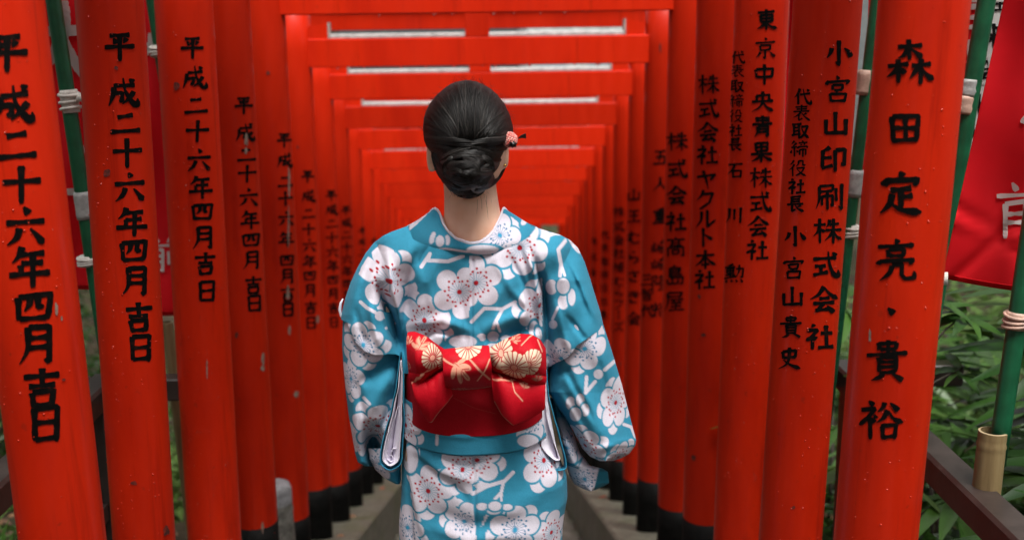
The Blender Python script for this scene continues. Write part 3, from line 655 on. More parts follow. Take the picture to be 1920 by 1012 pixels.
# ------------------------------------------------------------------ person seen from behind
YB = 2.16            # the frontal plane through the middle of the body
def inv_ray(xpx, ypx, T): return atY(xpx, ypx, YB-np.asarray(T, float))
WHITE = np.array([.62, .59, .67]); BLUE = np.array([.034, .250, .385]); RED = np.array([.36, .006, .016]); DOTB = np.array([.03, .16, .30]); LINE = np.array([.10, .30, .44])
class Cloth:
    """vertices of a piece of cloth with their print; px, py: where each spot of the back lies when the garment hangs as worn"""
    def __init__(s, P, base, back=None):
        s.P = np.asarray(P, float).reshape(-1, 3); s.px, s.py = proj(s.P); n = len(s.P)
        s.col = np.tile(base, (n, 1)).astype(float); s.back = np.ones(n, bool) if back is None else np.asarray(back).reshape(-1)
        s.nrm = None
    def frame(s, x, y):
        d = (s.px-x)**2+(s.py-y)**2+np.where(s.back, 0, 1e9); i = int(np.argmin(d)); c = s.P[i]
        near = np.linalg.norm(s.P-c, axis=1) < .034; Q = s.P[near & s.back]-c
        if len(Q) < 6: return c, np.array([1, 0, 0.]), np.array([0, 0, -1.])
        nr = np.linalg.eigh(Q.T@Q)[1][:, 0]
        if nr[1] > 0: nr = -nr
        nr = nr*.28+np.array([0, -.72, 0]); nr /= np.linalg.norm(nr)
        up = np.array([0, 0, 1.]); t = np.cross(up, nr)*-1
        if np.linalg.norm(t) < 1e-3: t = np.array([1., 0, 0])
        t /= np.linalg.norm(t)
        if t[0] < 0: t = -t
        b = np.cross(t, nr); b /= np.linalg.norm(b)
        if b[2] > 0: b = -b
        return c, t, b
    def local(s, x, y, R, rot=0, sq=1.0):
        c, t, b = s.frame(x, y); q = s.P-c
        m = np.linalg.norm(q, axis=1) < R*1.6
        a, bb = q@t, q@b
        ca, sa = cos(rot), sin(rot)
        return m, (a*ca+bb*sa)/sq, -a*sa+bb*ca
    def paint(s, mask, color, m=None):
        """mask: 0..1 soft coverage"""
        s.col += (color-s.col)*np.clip(mask, 0, 1)[:, None]
    def flower(s, x, y, R, kind='r', rot=0.0, clip=None, seed=0, sq=1.0, fade=1.0):
        R = R*.00094; m, a, b = s.local(x, y, R, rot, sq)
        if clip is not None: m = m & clip(s.px, s.py)
        idx = np.nonzero(m)[0]
        if len(idx) == 0: return
        a, b = a[idx], b[idx]; e = .0011
        rs = random.Random(seed+int(x*7+y)); C = s.col[idx]
        def put(d, c):   # d signed distance (neg inside)
            k = np.clip(.5-d/e, 0, 1)[:, None]; C[:] = C+(c-C)*k
        pet = [(-pi/2+2*pi*k/5) for k in range(5)]
        for k in range(5):     # petals of the blossom behind
            if rs.random() < .72:
                t = pet[k]+pi/5; put(np.hypot(a-cos(t)*R*.86, b-sin(t)*R*.86)-R*.34, WHITE)
        d = np.full(len(a), 1e9)
        for k, t in enumerate(pet):
            r = R*(.365+.04*rs.random()); d = np.minimum(d, np.hypot((a-cos(t)*R*.64), (b-sin(t)*R*.64))-r)
        d = np.minimum(d, np.hypot(a, b)-R*.48)
        put(d-R*.085, BLUE); put(d, WHITE)
        r = np.hypot(a, b); th = np.arctan2(b, a)
        n = 18; u = th/(2*pi)*n; fr = np.abs(u-np.round(u))*2*pi/n*r
        lc = LINE if kind == 'r' else DOTB
        kk = np.clip(.5-(fr-.0006)/.0007, 0, 1)*(r > R*.09)*(r < R*.42)*.75*fade
        C += (lc-C)*kk[:, None]
        dc = RED if kind == 'r' else DOTB
        for j in range(n):
            t = 2*pi*j/n; q = R*(.44 if j % 2 else .55); k2 = np.clip(.5-(np.hypot(a-cos(t)*q, b-sin(t)*q)-R*.046)/.0009, 0, 1)*fade; C += (dc-C)*k2[:, None]
            if j % 2 == 0:
                t += .12; q = R*.40; k2 = np.clip(.5-(np.hypot(a-cos(t)*q, b-sin(t)*q)-R*.036)/.0009, 0, 1)*fade; C += (dc-C)*k2[:, None]
        k3 = np.clip(.5-(r-R*.095)/.001, 0, 1); C += ((RED if kind == 'r' else np.array([.03, .25, .42]))-C)*k3[:, None]
        s.col[idx] = C
    def oval(s, x, y, rx, ry, rot=0, color=None, edge=True):
        ca, sa = cos(rot), sin(rot); dx, dy = s.px-x, s.py-y; u = (dx*ca+dy*sa)/rx; v = (-dx*sa+dy*ca)/ry
        d = (np.hypot(u, v)-1)*min(rx, ry)
        if edge: s.paint(np.clip(.5-(d-3.2), 0, 1)*s.back, BLUE)
        s.paint(np.clip(.5-d, 0, 1)*s.back, WHITE if color is None else color)
    def line(s, pts, w, color=None, taper=False):
        d = np.full(len(s.px), 1e9); n = len(pts)-1
        for i in range(n):
            (x0, y0), (x1, y1) = pts[i], pts[i+1]; vx, vy = x1-x0, y1-y0; t = np.clip(((s.px-x0)*vx+(s.py-y0)*vy)/(vx*vx+vy*vy), 0, 1)
            ww = w*.5*(1-(.6*(i+t)/n if taper else 0)); d = np.minimum(d, np.hypot(s.px-x0-t*vx, s.py-y0-t*vy)-ww)
        s.paint(np.clip(.5-d, 0, 1)*s.back, WHITE if color is None else color)
    def chrys(s, x, y, R, rot=0, gold=np.array([.66, .52, .38]), sq=1.0):
        R = R*.00098; m, a, b = s.local(x, y, R, rot, sq); idx = np.nonzero(m)[0]
        if not len(idx): return
        a, b = a[idx], b[idx]; r = np.hypot(a, b); th = np.arctan2(b, a); C = s.col[idx]
        n = 17; fr = np.abs((th/(2*pi)*n) % 1-.5)          # 0 mid petal .. .5 edge
        edge = R*(1-.10*(2*fr)**3)
        k = np.clip(.5-(r-edge)/.0009, 0, 1); C += (gold-C)*k[:, None]
        ln = np.clip(.5-((.5-fr)*2*pi/n*r-.0010)/.0007, 0, 1)*(r < R*.97)*(r > R*.2); C += (RED-C)*ln[:, None]*.9
        rg = np.clip(.5-(np.abs(r-R*.22)-.0005)/.0006, 0, 1); C += (RED-C)*rg[:, None]
        k = np.clip(.5-(r-R*.19)/.0008, 0, 1); C += (np.array([.62, .28, .2])-C)*k[:, None]
        s.col[idx] = C
    def finish(s, o):
        me = o.data; at = me.color_attributes.new('print', 'FLOAT_COLOR', 'POINT')
        c = np.ones((len(me.vertices), 4), np.float32); c[:len(s.col), :3] = s.col; 
        if len(me.vertices) > len(s.col): c[len(s.col):2*len(s.col), :3] = s.col
        at.data.foreach_set('color', c.ravel())
def vstep(x, a, b): return sstep(a, b, x)

def fold(X, Y, pts, w, a, end=.25):
    """a soft ridge (a>0) or crease (a<0) along a path"""
    best = np.full(X.shape, 1e9); tt = np.zeros(X.shape); n = len(pts)-1
    for i in range(n):
        (x0, y0), (x1, y1) = pts[i], pts[i+1]; vx, vy = x1-x0, y1-y0; t = np.clip(((X-x0)*vx+(Y-y0)*vy)/(vx*vx+vy*vy), 0, 1)
        d = np.hypot(X-x0-t*vx, Y-y0-t*vy); k = d < best; best = np.where(k, d, best); tt = np.where(k, (i+t)/n, tt)
    return a*np.exp(-(best/w)**2)*np.clip(tt/end+.15, 0, 1)*np.clip((1-tt)/end+.15, 0, 1)

person = empty('person', (0.005, YB, FEET_Z+.0), 'person seen from behind in a blue plum-blossom kimono with red obi, standing on the stairs', 'person')
PO = np.array([0.005, YB, FEET_Z])
def pm(name, V, Fc, m, parent, **k): return mesh(name, np.asarray(V)-PO, Fc, m, parent, **k)

def shell(y0, y1, dy, Lf, Rf, Tf, Tfront, dx=1.4):
    rows = np.arange(y0, y1+.01, dy); wmax = max(Rf(y)-Lf(y) for y in rows); n = int(wmax/dx)
    s = np.linspace(-1, 1, n); xi = np.sin(s*pi/2)*.5+s*.5
    L = np.array([Lf(y) for y in rows])[:, None]; Rr = np.array([Rf(y) for y in rows])[:, None]
    X = (L+Rr)/2+(Rr-L)/2*xi[None, :]; Yp = np.repeat(rows[:, None], n, 1)
    T = Tf(X, Yp, np.broadcast_to(xi[None, :], X.shape))
    Pb = inv_ray(X, Yp, T)
    nf = n//6; xf = np.sin(np.linspace(1, -1, nf+2)[1:-1]*pi/2)
    Xf = (L+Rr)/2+(Rr-L)/2*xf[None, :]; Yf = np.repeat(rows[:, None], nf, 1)
    Pf = inv_ray(Xf, Yf, -Tfront(Xf, Yf, np.broadcast_to(xf[None, :], Xf.shape)))
    P = np.concatenate([Pb, Pf], 1); back = np.concatenate([np.ones(X.shape, bool), np.zeros(Xf.shape, bool)], 1)
    return P, back, X, Yp, n
def dome(xi, p=2.0): return np.clip(1-np.abs(xi)**p, 0, 1)**.5

# ---- bodice: back panels over shoulders and upper arms
Lb = lambda y: ip(y, [(396, 806), (412, 785), (420, 774), (428, 752), (434, 735), (442, 718), (455, 701), (475, 685), (500, 671), (530, 657), (560, 647), (590, 640), (612, 638), (640, 640), (690, 643)])
Rb = lambda y: ip(y, [(396, 944), (412, 980), (420, 994), (428, 1010), (434, 1030), (440, 1050), (450, 1069), (465, 1084), (490, 1096), (520, 1106), (550, 1115), (585, 1126), (612, 1132), (640, 1139), (690, 1152)])
def Tbod(X, Y, xi):
    A = .112*np.sqrt(np.clip(1-((545-np.minimum(Y, 545))/152)**2, .02, 1))
    tw = 150-10*vstep(Y, 500, 620)
    Tt = A*np.clip(1-np.abs((X-890)/(tw+40*(1-vstep(Y, 420, 560))))**2.6, 0, 1)**.5
    Lx, Rx = np.vectorize(Lb)(Y[:, :1]), np.vectorize(Rb)(Y[:, :1])
    rad = 62-8*(1-vstep(Y, 460, 560))
    g = np.clip((Y-405)/120, .03, 1)**.6
    Tl = .082*g*np.clip(1-np.abs((X-(Lx+rad))/rad)**2.2, 0, 1)**.5
    Tr = .080*g*np.clip(1-np.abs((X-(Rx-rad))/rad)**2.2, 0, 1)**.5
    # bridge between arm and shoulder blade, closing towards the armpit
    p = 2.0+7*vstep(Y, 470, 640)
    T = (Tt**p+Tl**p+Tr**p)**(1/p)
    base = .060*dome(xi, 3)*(1-vstep(Y, 520, 640))*g
    T = np.maximum(T, base)
    F_ = 0
    F_ = F_+fold(X, Y, [(722, 470), (738, 545), (758, 640)], 9, .013)+fold(X, Y, [(708, 530), (730, 592), (750, 655)], 9, -.034, .4)
    F_ = F_+fold(X, Y, [(745, 470), (735, 540), (752, 610)], 14, .007)+fold(X, Y, [(690, 470), (668, 540), (655, 600)], 10, .005)
    F_ = F_+fold(X, Y, [(985, 468), (1006, 520), (1017, 600), (1020, 660)], 7, .013)+fold(X, Y, [(1000, 480), (1021, 550), (1028, 670)], 8, -.026, .4)
    F_ = F_+fold(X, Y, [(1040, 460), (1060, 530), (1062, 620)], 12, .005)+fold(X, Y, [(1075, 500), (1100, 560), (1126, 610)], 7, .007)
    F_ = F_+fold(X, Y, [(770, 480), (790, 530), (782, 600)], 12, .005)+fold(X, Y, [(800, 490), (850, 520), (880, 600)], 18, -.004)
    F_ = F_+fold(X, Y, [(770, 610), (830, 600), (890, 625)], 10, .006)+fold(X, Y, [(900, 618), (960, 596), (1012, 590)], 12, .006)+fold(X, Y, [(905, 640), (960, 622), (1012, 618)], 9, -.010)
    F_ = F_+fold(X, Y, [(830, 640), (850, 600), (852, 540)], 9, .004)+fold(X, Y, [(940, 640), (930, 590), (945, 520)], 10, .004)+fold(X, Y, [(978, 635), (985, 580), (980, 520)], 8, .005)
    F_ = F_+fold(X, Y, [(888, 480), (885, 560), (886, 700)], 2.2, -.0030, .05)+fold(X, Y, [(884, 480), (881, 560), (882, 700)], 3.0, .0008, .05)
    F_ = F_+fold(X, Y, [(730, 445), (690, 500), (668, 570)], 7, -.004)+fold(X, Y, [(690, 560), (700, 610), (715, 655)], 8, .006)+fold(X, Y, [(665, 570), (676, 620), (690, 650)], 7, -.005)
    F_ = F_+fold(X, Y, [(780, 470), (765, 530), (768, 600)], 6, -.005)+fold(X, Y, [(820, 480), (805, 530), (810, 590)], 8, .003)+fold(X, Y, [(930, 490), (960, 545), (1000, 585)], 9, .005)+fold(X, Y, [(955, 478), (985, 540), (1010, 620)], 6, -.006)
    F_ = F_+fold(X, Y, [(1052, 480), (1085, 540), (1105, 600)], 6, -.005)+fold(X, Y, [(1040, 560), (1052, 610), (1068, 660)], 8, .005)+fold(X, Y, [(1060, 590), (1085, 620), (1100, 640)], 6, -.004)
    F_ = F_+fold(X, Y, [(790, 640), (815, 622), (860, 628)], 5, -.006)+fold(X, Y, [(870, 640), (872, 600), (866, 560)], 6, -.003)
    F_ = F_+.0022*np.sin(X*.09+Y*.05)*np.sin(Y*.043-X*.02)
    return np.maximum(T+1.5*F_*dome(xi, 8), .001)
P, bk, X, Yp, n = shell(396, 700, 1.4, Lb, Rb, Tbod, lambda x, y, xi: .11*dome(xi)*np.clip((y-390)/120, .1, 1)**.5)
SEAM_L = [(560, 596), (640, 600), (650, 604), (657, 620), (666, 642), (684, 659), (703, 666), (740, 664), (752, 668), (760, 720)]
SEAM_R = [(1018, 720), (1028, 690), (1037, 684), (1066, 670), (1083, 648), (1116, 625), (1131, 618), (1200, 610)]
COLLAR = [(765, 412), (768, 428), (775, 450), (790, 458), (812, 466), (850, 475), (890, 479), (930, 474), (965, 462), (990, 447), (1002, 430), (1005, 412)]
def bmask(px, py, back):
    sl = ip(px, SEAM_L); sr = ip(px, SEAM_R); cl = ip(px, COLLAR)
    ok = np.ones(px.shape, bool)
    ok &= ~((px < 758) & (py > sl)); ok &= ~((px > 1020) & (py > sr))
    ok &= ~((px > 767) & (px < 1003) & (py < cl-3) & back); ok &= ~((px > 800) & (px < 960) & (py < 470) & ~back)
    return ok
ny, nx = P.shape[:2]
pxs, pys = proj(P)
keep = bmask(pxs, pys, bk)
fa = grid_faces(ny, nx, True); fa = fa[keep.reshape(-1)[fa].all(1)]
kim_c = Cloth(P, BLUE, bk)
RB = lambda c, lst: [c.flower(*a[:2], a[2], *(a[3:])) for a in lst]
seamL = lambda px, py: px < 880; seamR = lambda px, py: px >= 880
def side_fill(c, n=60, seed=1):
    rs = random.Random(seed); idx = np.nonzero(~c.back)[0]
    pts = []
    for _ in range(n*4):
        i = rs.choice(idx); p = c.P[i]
        if all(np.linalg.norm(p-q) > .085 for q in pts): pts.append(p)
        if len(pts) >= n: break
    for p in pts:
        q = c.P-p; m = np.linalg.norm(q, axis=1); d = m-.042
        for k in range(5):
            t = 2*pi*k/5; d2 = np.linalg.norm(c.P-(p+np.array([cos(t)*.022, 0, sin(t)*.022])), axis=1)-.019; d = d2 if k == 0 else np.minimum(d, d2)
        mk = np.clip(.5-d/.002, 0, 1)*(~c.back); c.paint(mk, WHITE); c.paint(np.clip(.5-(m-.004)/.001, 0, 1)*(~c.back), RED)
side_fill(kim_c, 30, 2)
kim_c.flower(1013, 572, 50, 'r', .3, lambda px, py: px < 1017); kim_c.flower(1052, 672, 44, 'b', .1); kim_c.flower(681, 646, 46, 'b', -.25)
kim_c.flower(975, 465, 54, 'r', .5); kim_c.flower(795, 600, 54, 'r', .15); kim_c.flower(731, 528, 60, 'r', .1, None, 0, .8)
kim_c.flower(862, 547, 52, 'r', .45, seamL); kim_c.flower(893, 530, 52, 'r', -.1, seamR)
kim_c.line([(884, 603), (908, 578), (942, 579), (966, 566)], 6.5); kim_c.line([(942, 580), (928, 605), (924, 618)], 6); kim_c.line([(930, 600), (937, 621)], 5)
for o_ in [(903, 632, 9, 7), (925, 631, 11, 10), (949, 634, 10, 6), (925, 648, 11, 5), (712, 592, 9, 9), (1034, 538, 11, 14), (1056, 566, 10, 14), (1072, 557, 7, 16), (1056, 536, 12, 15), (1037, 608, 8, 8)]: kim_c.oval(*o_)
kim_c.line([(676, 566), (688, 577), (703, 585)], 6.5); kim_c.line([(720, 594), (736, 600)], 5); kim_c.line([(724, 615), (740, 606)], 5)
kim_c.line([(1063, 448), (1047, 468), (1052, 496), (1050, 517)], 7); kim_c.line([(1053, 498), (1059, 516)], 5); kim_c.line([(1024, 443), (1040, 437), (1058, 438)], 7)
kim_c.line([(790, 500), (806, 476), (802, 488), (840, 490), (868, 480)], 7); kim_c.line([(1036, 598), (1046, 576)], 5)
kim_c.oval(1076, 456, 6, 22, -.55); kim_c.oval(1000, 615, 8, 14, .2); kim_c.oval(1010, 625, 6, 12, -.2)
kim_c.oval(868, 640, 26, 12); kim_c.oval(742, 470, 0.1, .1)
V = (P.reshape(-1, 3)); used = np.unique(fa); rm = np.full(len(V), -1); rm[used] = np.arange(len(used))
kimono = pm('kimono', V[used], rm[fa], M['kimono'], person)
kim_c.col = kim_c.col[used]; kim_c.finish(kimono)
print('bodice', len(used))

def ring_shell(name, ya, yb, nz, Lf, Rf, A, Afn, pw, disp, material, parent, base, nb=230, sag=0.0):
    """level hoops round the body between two heights (read at the frontal plane)"""
    yr = np.linspace(ya, yb, nz)
    th = np.linspace(0, 2*pi, nb, endpoint=False); rows = []
    for y in yr:
        l, r = Lf(y), Rf(y); Pl, Pr = atY(l, y, YB), atY(r, y, YB); cx = (Pl[0]+Pr[0])/2; hw = (Pr[0]-Pl[0])/2; z = (Pl[2]+Pr[2])/2
        c, s_ = np.cos(th), np.sin(th)
        x = hw*np.sign(c)*np.abs(c)**(2/pw); d = np.where(s_ < 0, A(y), Afn(y))*np.sign(s_)*np.abs(s_)**(2/pw)
        zs = sag*((y-ya)/(yb-ya))**2 if sag else 0.0
        rows.append(np.stack([cx+x, YB+d, z-zs*np.clip(-s_, 0, 1)**1.5+.35*zs*np.clip(1+s_, 0, 1)**3], -1))
    Pn = np.array(rows); cen = Pn.mean(1, keepdims=True); Nd = Pn-cen; Nd[..., 2] = 0; Nd /= np.linalg.norm(Nd, axis=-1, keepdims=True)
    px, py = proj(Pn); Pn = Pn+Nd*disp(px, py, th[None, :], Pn[..., 2])[..., None]
    bk = np.broadcast_to((th > pi)[None, :], Pn.shape[:2])
    return Pn, bk
# ---- skirt
Ls = lambda y: ip(y, [(640, 770), (760, 764), (815, 758), (850, 753), (900, 750), (1012, 752), (1300, 762), (1800, 780)])
Rs = lambda y: ip(y, [(640, 1012), (760, 1020), (815, 1030), (850, 1045), (890, 1058), (930, 1061), (1012, 1055), (1300, 1040), (1800, 1015)])
zh = FEET_Z+.05
yh = 506
while atY(900, yh, YB)[2] > zh: yh += 2
def dsk(px, py, th, z):
    d = .0018*np.sin(px*.05+py*.02)+.0012*np.sin(py*.05-px*.03)
    d = d+fold(px, py, [(770, 830), (830, 880), (900, 905)], 12, .006)+fold(px, py, [(775, 850), (840, 905), (880, 940)], 9, -.005)+fold(px, py, [(1050, 870), (1000, 930), (930, 975)], 20, .004)
    d = d+fold(px, py, [(768, 800), (775, 880), (800, 1012)], 9, .007)+fold(px, py, [(760, 830), (764, 930), (775, 1040)], 6, -.006)
    d = d+fold(px, py, [(790, 960), (880, 985), (1000, 975)], 16, -.004)+fold(px, py, [(800, 985), (880, 1010), (1020, 1000)], 12, .004)
    d = d+fold(px, py, [(884, 830), (891, 930), (892, 1020)], 2.2, -.0032, .05)
    return 1.35*d
P1, b1 = ring_shell('', 790, 1020, 180, Ls, Rs, lambda y: .112+.008*sstep(800, 900, y), lambda y: .11, 2.3, dsk, None, None, None, 480)
P2, b2 = ring_shell('', 1022, yh, 40, Ls, Rs, lambda y: .120-.02*sstep(1100, 1800, y), lambda y: .11, 2.3, dsk, None, None, None, 480)
P = np.concatenate([P1, P2]); bk = np.concatenate([b1, b2])
c = Cloth(P, BLUE, bk); side_fill(c, 40, 5)
sL = lambda px, py: px < 882+(py-860)*.075; sR = lambda px, py: px >= 882+(py-860)*.075
c.flower(1034, 997, 46, 'r', .2); c.flower(965, 992, 52, 'b', .1); c.flower(870, 976, 44, 'b', .3, sL); c.flower(764, 988, 46, 'b', 0)
c.flower(762, 818, 44, 'r', .2); c.flower(803, 920, 54, 'r', .1); c.flower(1020, 863, 54, 'r', .4); c.flower(867, 880, 50, 'r', .45, sL); c.flower(895, 862, 50, 'r', -.15, sR)
c.line([(886, 925), (912, 911), (946, 901), (962, 885)], 7); c.line([(944, 903), (940, 922), (928, 935)], 6); c.line([(940, 920), (940, 937)], 5)
c.line([(913, 965), (903, 986)], 6, taper=True)
for o_ in [(904, 949, 11, 7), (951, 950, 10, 6), (926, 958, 12, 6), (928, 948, 12, 9), (944, 836, 18, 14), (770, 860, 14, 26)]: c.oval(*o_)
for yy in range(1080, 1700, 95):
    for xx in range(770, 1060, 100): c.flower(xx+(yy*37 % 40), yy, 52, 'r' if (xx+yy) % 3 else 'b', yy*.3)
o = pm('skirt', P.reshape(-1, 3), grid_faces(P.shape[0], P.shape[1], True), M['kimono'], kimono); c.finish(o)
# ---- tuck fold below the obi
def doh(px, py, th, z): return .007+.0012*np.sin(px*.06)+fold(px, py, [(760, 800), (830, 812), (900, 818)], 6, .003)
P, bk = ring_shell('', 730, 797, 60, lambda y: Ls(y)-1, lambda y: Rs(y)+1, lambda y: .116, lambda y: .112, 2.3, lambda px, py, th, z: doh(px, py, th, z), None, None, None, 480, .014)
# turn the lower edge under
e_ = P[-1]; cen = e_.mean(0); un = e_+(cen-e_)*np.array([.07, .07, 0])+np.array([0, 0, .0]); md = (e_+un)/2+np.array([0, 0, -.004])
P = np.concatenate([P, md[None], un[None]]); bk = np.concatenate([bk, bk[-1:], bk[-1:]])
c = Cloth(P, BLUE, bk); side_fill(c, 14, 8)
c.flower(761, 797, 44, 'r', .1); c.flower(997, 791, 44, 'b', .2); c.oval(990, 826, 20, 12); c.line([(820, 800), (819, 832)], 6)
o = pm('waist_tuck', P.reshape(-1, 3), grid_faces(P.shape[0], P.shape[1], True), M['kimono'], kimono); c.finish(o)

# ---- sleeves
def Tslv(peak, disp, pw=2.2):
    return lambda X, Y, xi: np.maximum(peak(Y)*np.clip(1-np.abs(xi)**pw, 0, 1)**.5+disp(X, Y)*dome(xi, 5), -.07*(np.abs(xi) < .97))
LsL = lambda y: ip(y, [(585, 643), (650, 641.5), (700, 645), (740, 649), (780, 654), (820, 661), (850, 666), (866, 671), (874, 686)])
RsL = lambda y: ip(y, [(585, 742), (660, 753), (700, 751), (740, 747), (780, 741), (820, 734), (850, 728), (866, 722), (874, 704)])
def dL(X, Y):
    d = fold(X, Y, [(752, 668), (715, 690), (676, 722)], 11, -.013)+fold(X, Y, [(748, 700), (712, 735), (690, 780)], 14, .008)+fold(X, Y, [(660, 640), (690, 668), (745, 670)], 6, -.004)
    d = d-.115*np.exp(-1.1*((X-704+.10*(860-Y))/15)**2)*vstep(Y, 782, 842)-.02*np.exp(-((X-688)/20)**2)*vstep(Y, 800, 850)
    d = d+fold(X, Y, [(652, 700), (664, 780), (672, 860)], 7, .006)+fold(X, Y, [(672, 720), (684, 790), (690, 850)], 6, -.006)+fold(X, Y, [(735, 720), (728, 770), (712, 810)], 6, -.006)+.0014*np.sin(X*.08+Y*.06)
    return d
P, bk, X, Yp, n = shell(585, 874, 1.4, LsL, RsL, Tslv(lambda Y: .071-.012*vstep(Y, 640, 860), dL), lambda x, y, xi: .08*dome(xi))
c = Cloth(P, BLUE, bk); side_fill(c, 10, 11)
c.flower(672, 826, 44, 'r', .3, fade=.5); c.flower(708, 798, 54, 'r', .05); c.flower(658, 709, 44, 'b', .1, None, 0, .72); c.flower(681, 646, 46, 'b', -.25); c.line([(682, 745), (693, 757)], 6)
slv = pm('sleeve', P.reshape(-1, 3), grid_faces(*P.shape[:2], True), M['kimono'], kimono, label='left sleeve with hanging open edge'); c.finish(slv)
# lower wrap of the left sleeve
P, bk, X, Yp, n = shell(840, 908, 1.6, lambda y: ip(y, [(840, 690), (860, 693), (880, 704), (895, 720), (905, 738), (908, 744)]), lambda y: ip(y, [(840, 752), (900, 752), (908, 749)]), lambda X, Y, xi: .022*dome(xi), lambda x, y, xi: .09*dome(xi))
P = P+np.array([0, .0, 0]); c = Cloth(P, BLUE, bk); c.flower(712, 868, 40, 'b', .4)
slw = pm('sleeve', P.reshape(-1, 3), grid_faces(*P.shape[:2], True), M['kimono'], kimono, label='folded lower end of the left sleeve'); c.finish(slw)
LsR = lambda y: ip(y, [(585, 1040), (660, 1033), (700, 1030), (735, 1029), (755, 1040), (780, 1058), (805, 1074), (840, 1092), (855, 1106), (864, 1125)])
RsR = lambda y: ip(y, [(585, 1124), (620, 1135), (660, 1148), (720, 1166), (780, 1181), (825, 1193), (835, 1191), (850, 1180), (858, 1166), (864, 1148)])
def dR(X, Y):
    d = fold(X, Y, [(1036, 690), (1052, 700), (1075, 690)], 8, -.004)+fold(X, Y, [(1062, 700), (1095, 760), (1130, 850)], 16, .006)+fold(X, Y, [(1110, 640), (1140, 720), (1165, 830)], 12, .005)
    d = d+fold(X, Y, [(1045, 730), (1085, 800), (1110, 850)], 9, .010)+fold(X, Y, [(1060, 690), (1080, 730), (1115, 790)], 7, -.006)+fold(X, Y, [(1120, 660), (1135, 720), (1150, 790)], 7, -.005)+.0014*np.sin(X*.07-Y*.05)+fold(X, Y, [(1110, 845), (1150, 835), (1188, 822)], 8, .004)
    return 1.4*d
P, bk, X, Yp, n = shell(585, 864, 1.4, LsR, RsR, (lambda X, Y, xi: Tslv(lambda Y: .071-.006*vstep(Y, 640, 860), dR)(X, Y, xi)*(1-.62*vstep(xi, -.15, 1.0)*vstep(Y, 640, 780))), lambda x, y, xi: .08*dome(xi))
c = Cloth(P, BLUE, bk); side_fill(c, 10, 12)
c.flower(1159, 856, 40, 'r', .2); c.flower(1097, 834, 46, 'r', .5); c.flower(1155, 754, 52, 'r', .25, None, 0, .8); c.flower(1097, 654, 46, 'b', .3); c.flower(1052, 672, 44, 'b', .1, lambda px, py: py < 660)
for o_ in [(1070, 756, 9, 13), (1088, 750, 8, 13), (1097, 768, 8, 12), (1079, 776, 11, 13), (1122, 701, 9, 9)]: c.oval(*o_)
c.line([(1152, 677), (1134, 693)], 7); c.line([(1100, 706), (1098, 736), (1116, 715)], 6.5); c.line([(1170, 795), (1184, 800), (1191, 818)], 6)
slv = pm('sleeve', P.reshape(-1, 3), grid_faces(*P.shape[:2], True), M['kimono'], kimono, label='right sleeve flaring out to a sharp corner'); c.finish(slv)
# right forearm wrap
LsW = lambda y: ip(y, [(745, 1031), (790, 1040), (816, 1049), (865, 1060), (895, 1069), (908, 1078), (917, 1096), (920, 1106)])
RsW = lambda y: ip(y, [(745, 1045), (790, 1066), (804, 1072), (847, 1087), (872, 1106), (878, 1130), (884, 1140), (905, 1142), (912, 1130), (918, 1116), (920, 1110)])
P, bk, X, Yp, n = shell(745, 920, 1.4, LsW, RsW, lambda X, Y, xi: np.maximum(.052*np.clip(1-np.abs(xi)**2.2, 0, 1)**.5*(1-.3*vstep(X, 1118, 1135))+fold(X, Y, [(1045, 790), (1062, 840), (1085, 890)], 8, .006)-.03-.07*(1-vstep(Y, 785, 838)), -.10), lambda x, y, xi: .11*dome(xi))
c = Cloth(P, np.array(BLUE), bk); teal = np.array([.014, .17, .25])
c.paint((c.back*.0+1), WHITE); c.flower(1061, 839, 36, 'b', .2); c.flower(1097, 897, 40, 'b', .1)
c.line([(1058, 868), (1078, 872), (1092, 858)], 4, BLUE)
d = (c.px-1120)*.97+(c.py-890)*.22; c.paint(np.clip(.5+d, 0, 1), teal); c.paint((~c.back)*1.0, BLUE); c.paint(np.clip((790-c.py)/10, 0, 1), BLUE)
slw = pm('sleeve', P.reshape(-1, 3), grid_faces(*P.shape[:2], True), M['kimono'], kimono, label='right cuff wrapped round the bent forearm'); c.finish(slw)

# ---- open sleeve edges with white lining
def funnel(loop, depth, shrink, T0, name, wav=.0012, m=120, seed=0, tilt=0.0):
    """a deep folded opening seen end-on: a loop of cloth that narrows inward"""
    L = np.array(loop+[loop[0]], float); seg = np.linalg.norm(np.diff(L, axis=0), axis=1); cu = np.concatenate([[0], np.cumsum(seg)])
    s = np.linspace(0, cu[-1], m, endpoint=False); X = np.interp(s, cu, L[:, 0]); Y = np.interp(s, cu, L[:, 1])
    for _ in range(3): X = (np.roll(X, 1)+2*X+np.roll(X, -1))/4; Y = (np.roll(Y, 1)+2*Y+np.roll(Y, -1))/4
    rg = np.random.default_rng(seed); w = np.convolve(np.tile(rg.normal(0, 1, m), 3), np.ones(7)/7, 'same')[m:2*m]
    cx = np.interp(Y, [min(Y), max(Y)], [X[np.argmin(Y)], X[np.argmax(Y)]]); rows = []
    for k, (q, t) in enumerate([(1.0, 0), (.97, .1), (.86, .35), (.7, .65), (.5, 1.0), (.46, 1.8)]):
        xx = cx+(X-cx)*(1-(1-q)*shrink/.5)+w*wav*900*(1 if k < 2 else .5); yy = Y-(1-q)*10*np.clip((Y-np.mean(Y))/60, 0, 1)
        rows.append(inv_ray(xx, yy, T0-depth*t+w*.0015))
    return np.array(rows)
def lining(name, loop, T0, depth, shrink, m_, parent, seed, th=.0016, **k):
    P = funnel(loop, depth, shrink, T0, name, seed=seed); V, Fc = solid_sheet(np.concatenate([P, P[:, :1]], 1), th)
    return pm(name, V, Fc, m_, parent, **k)
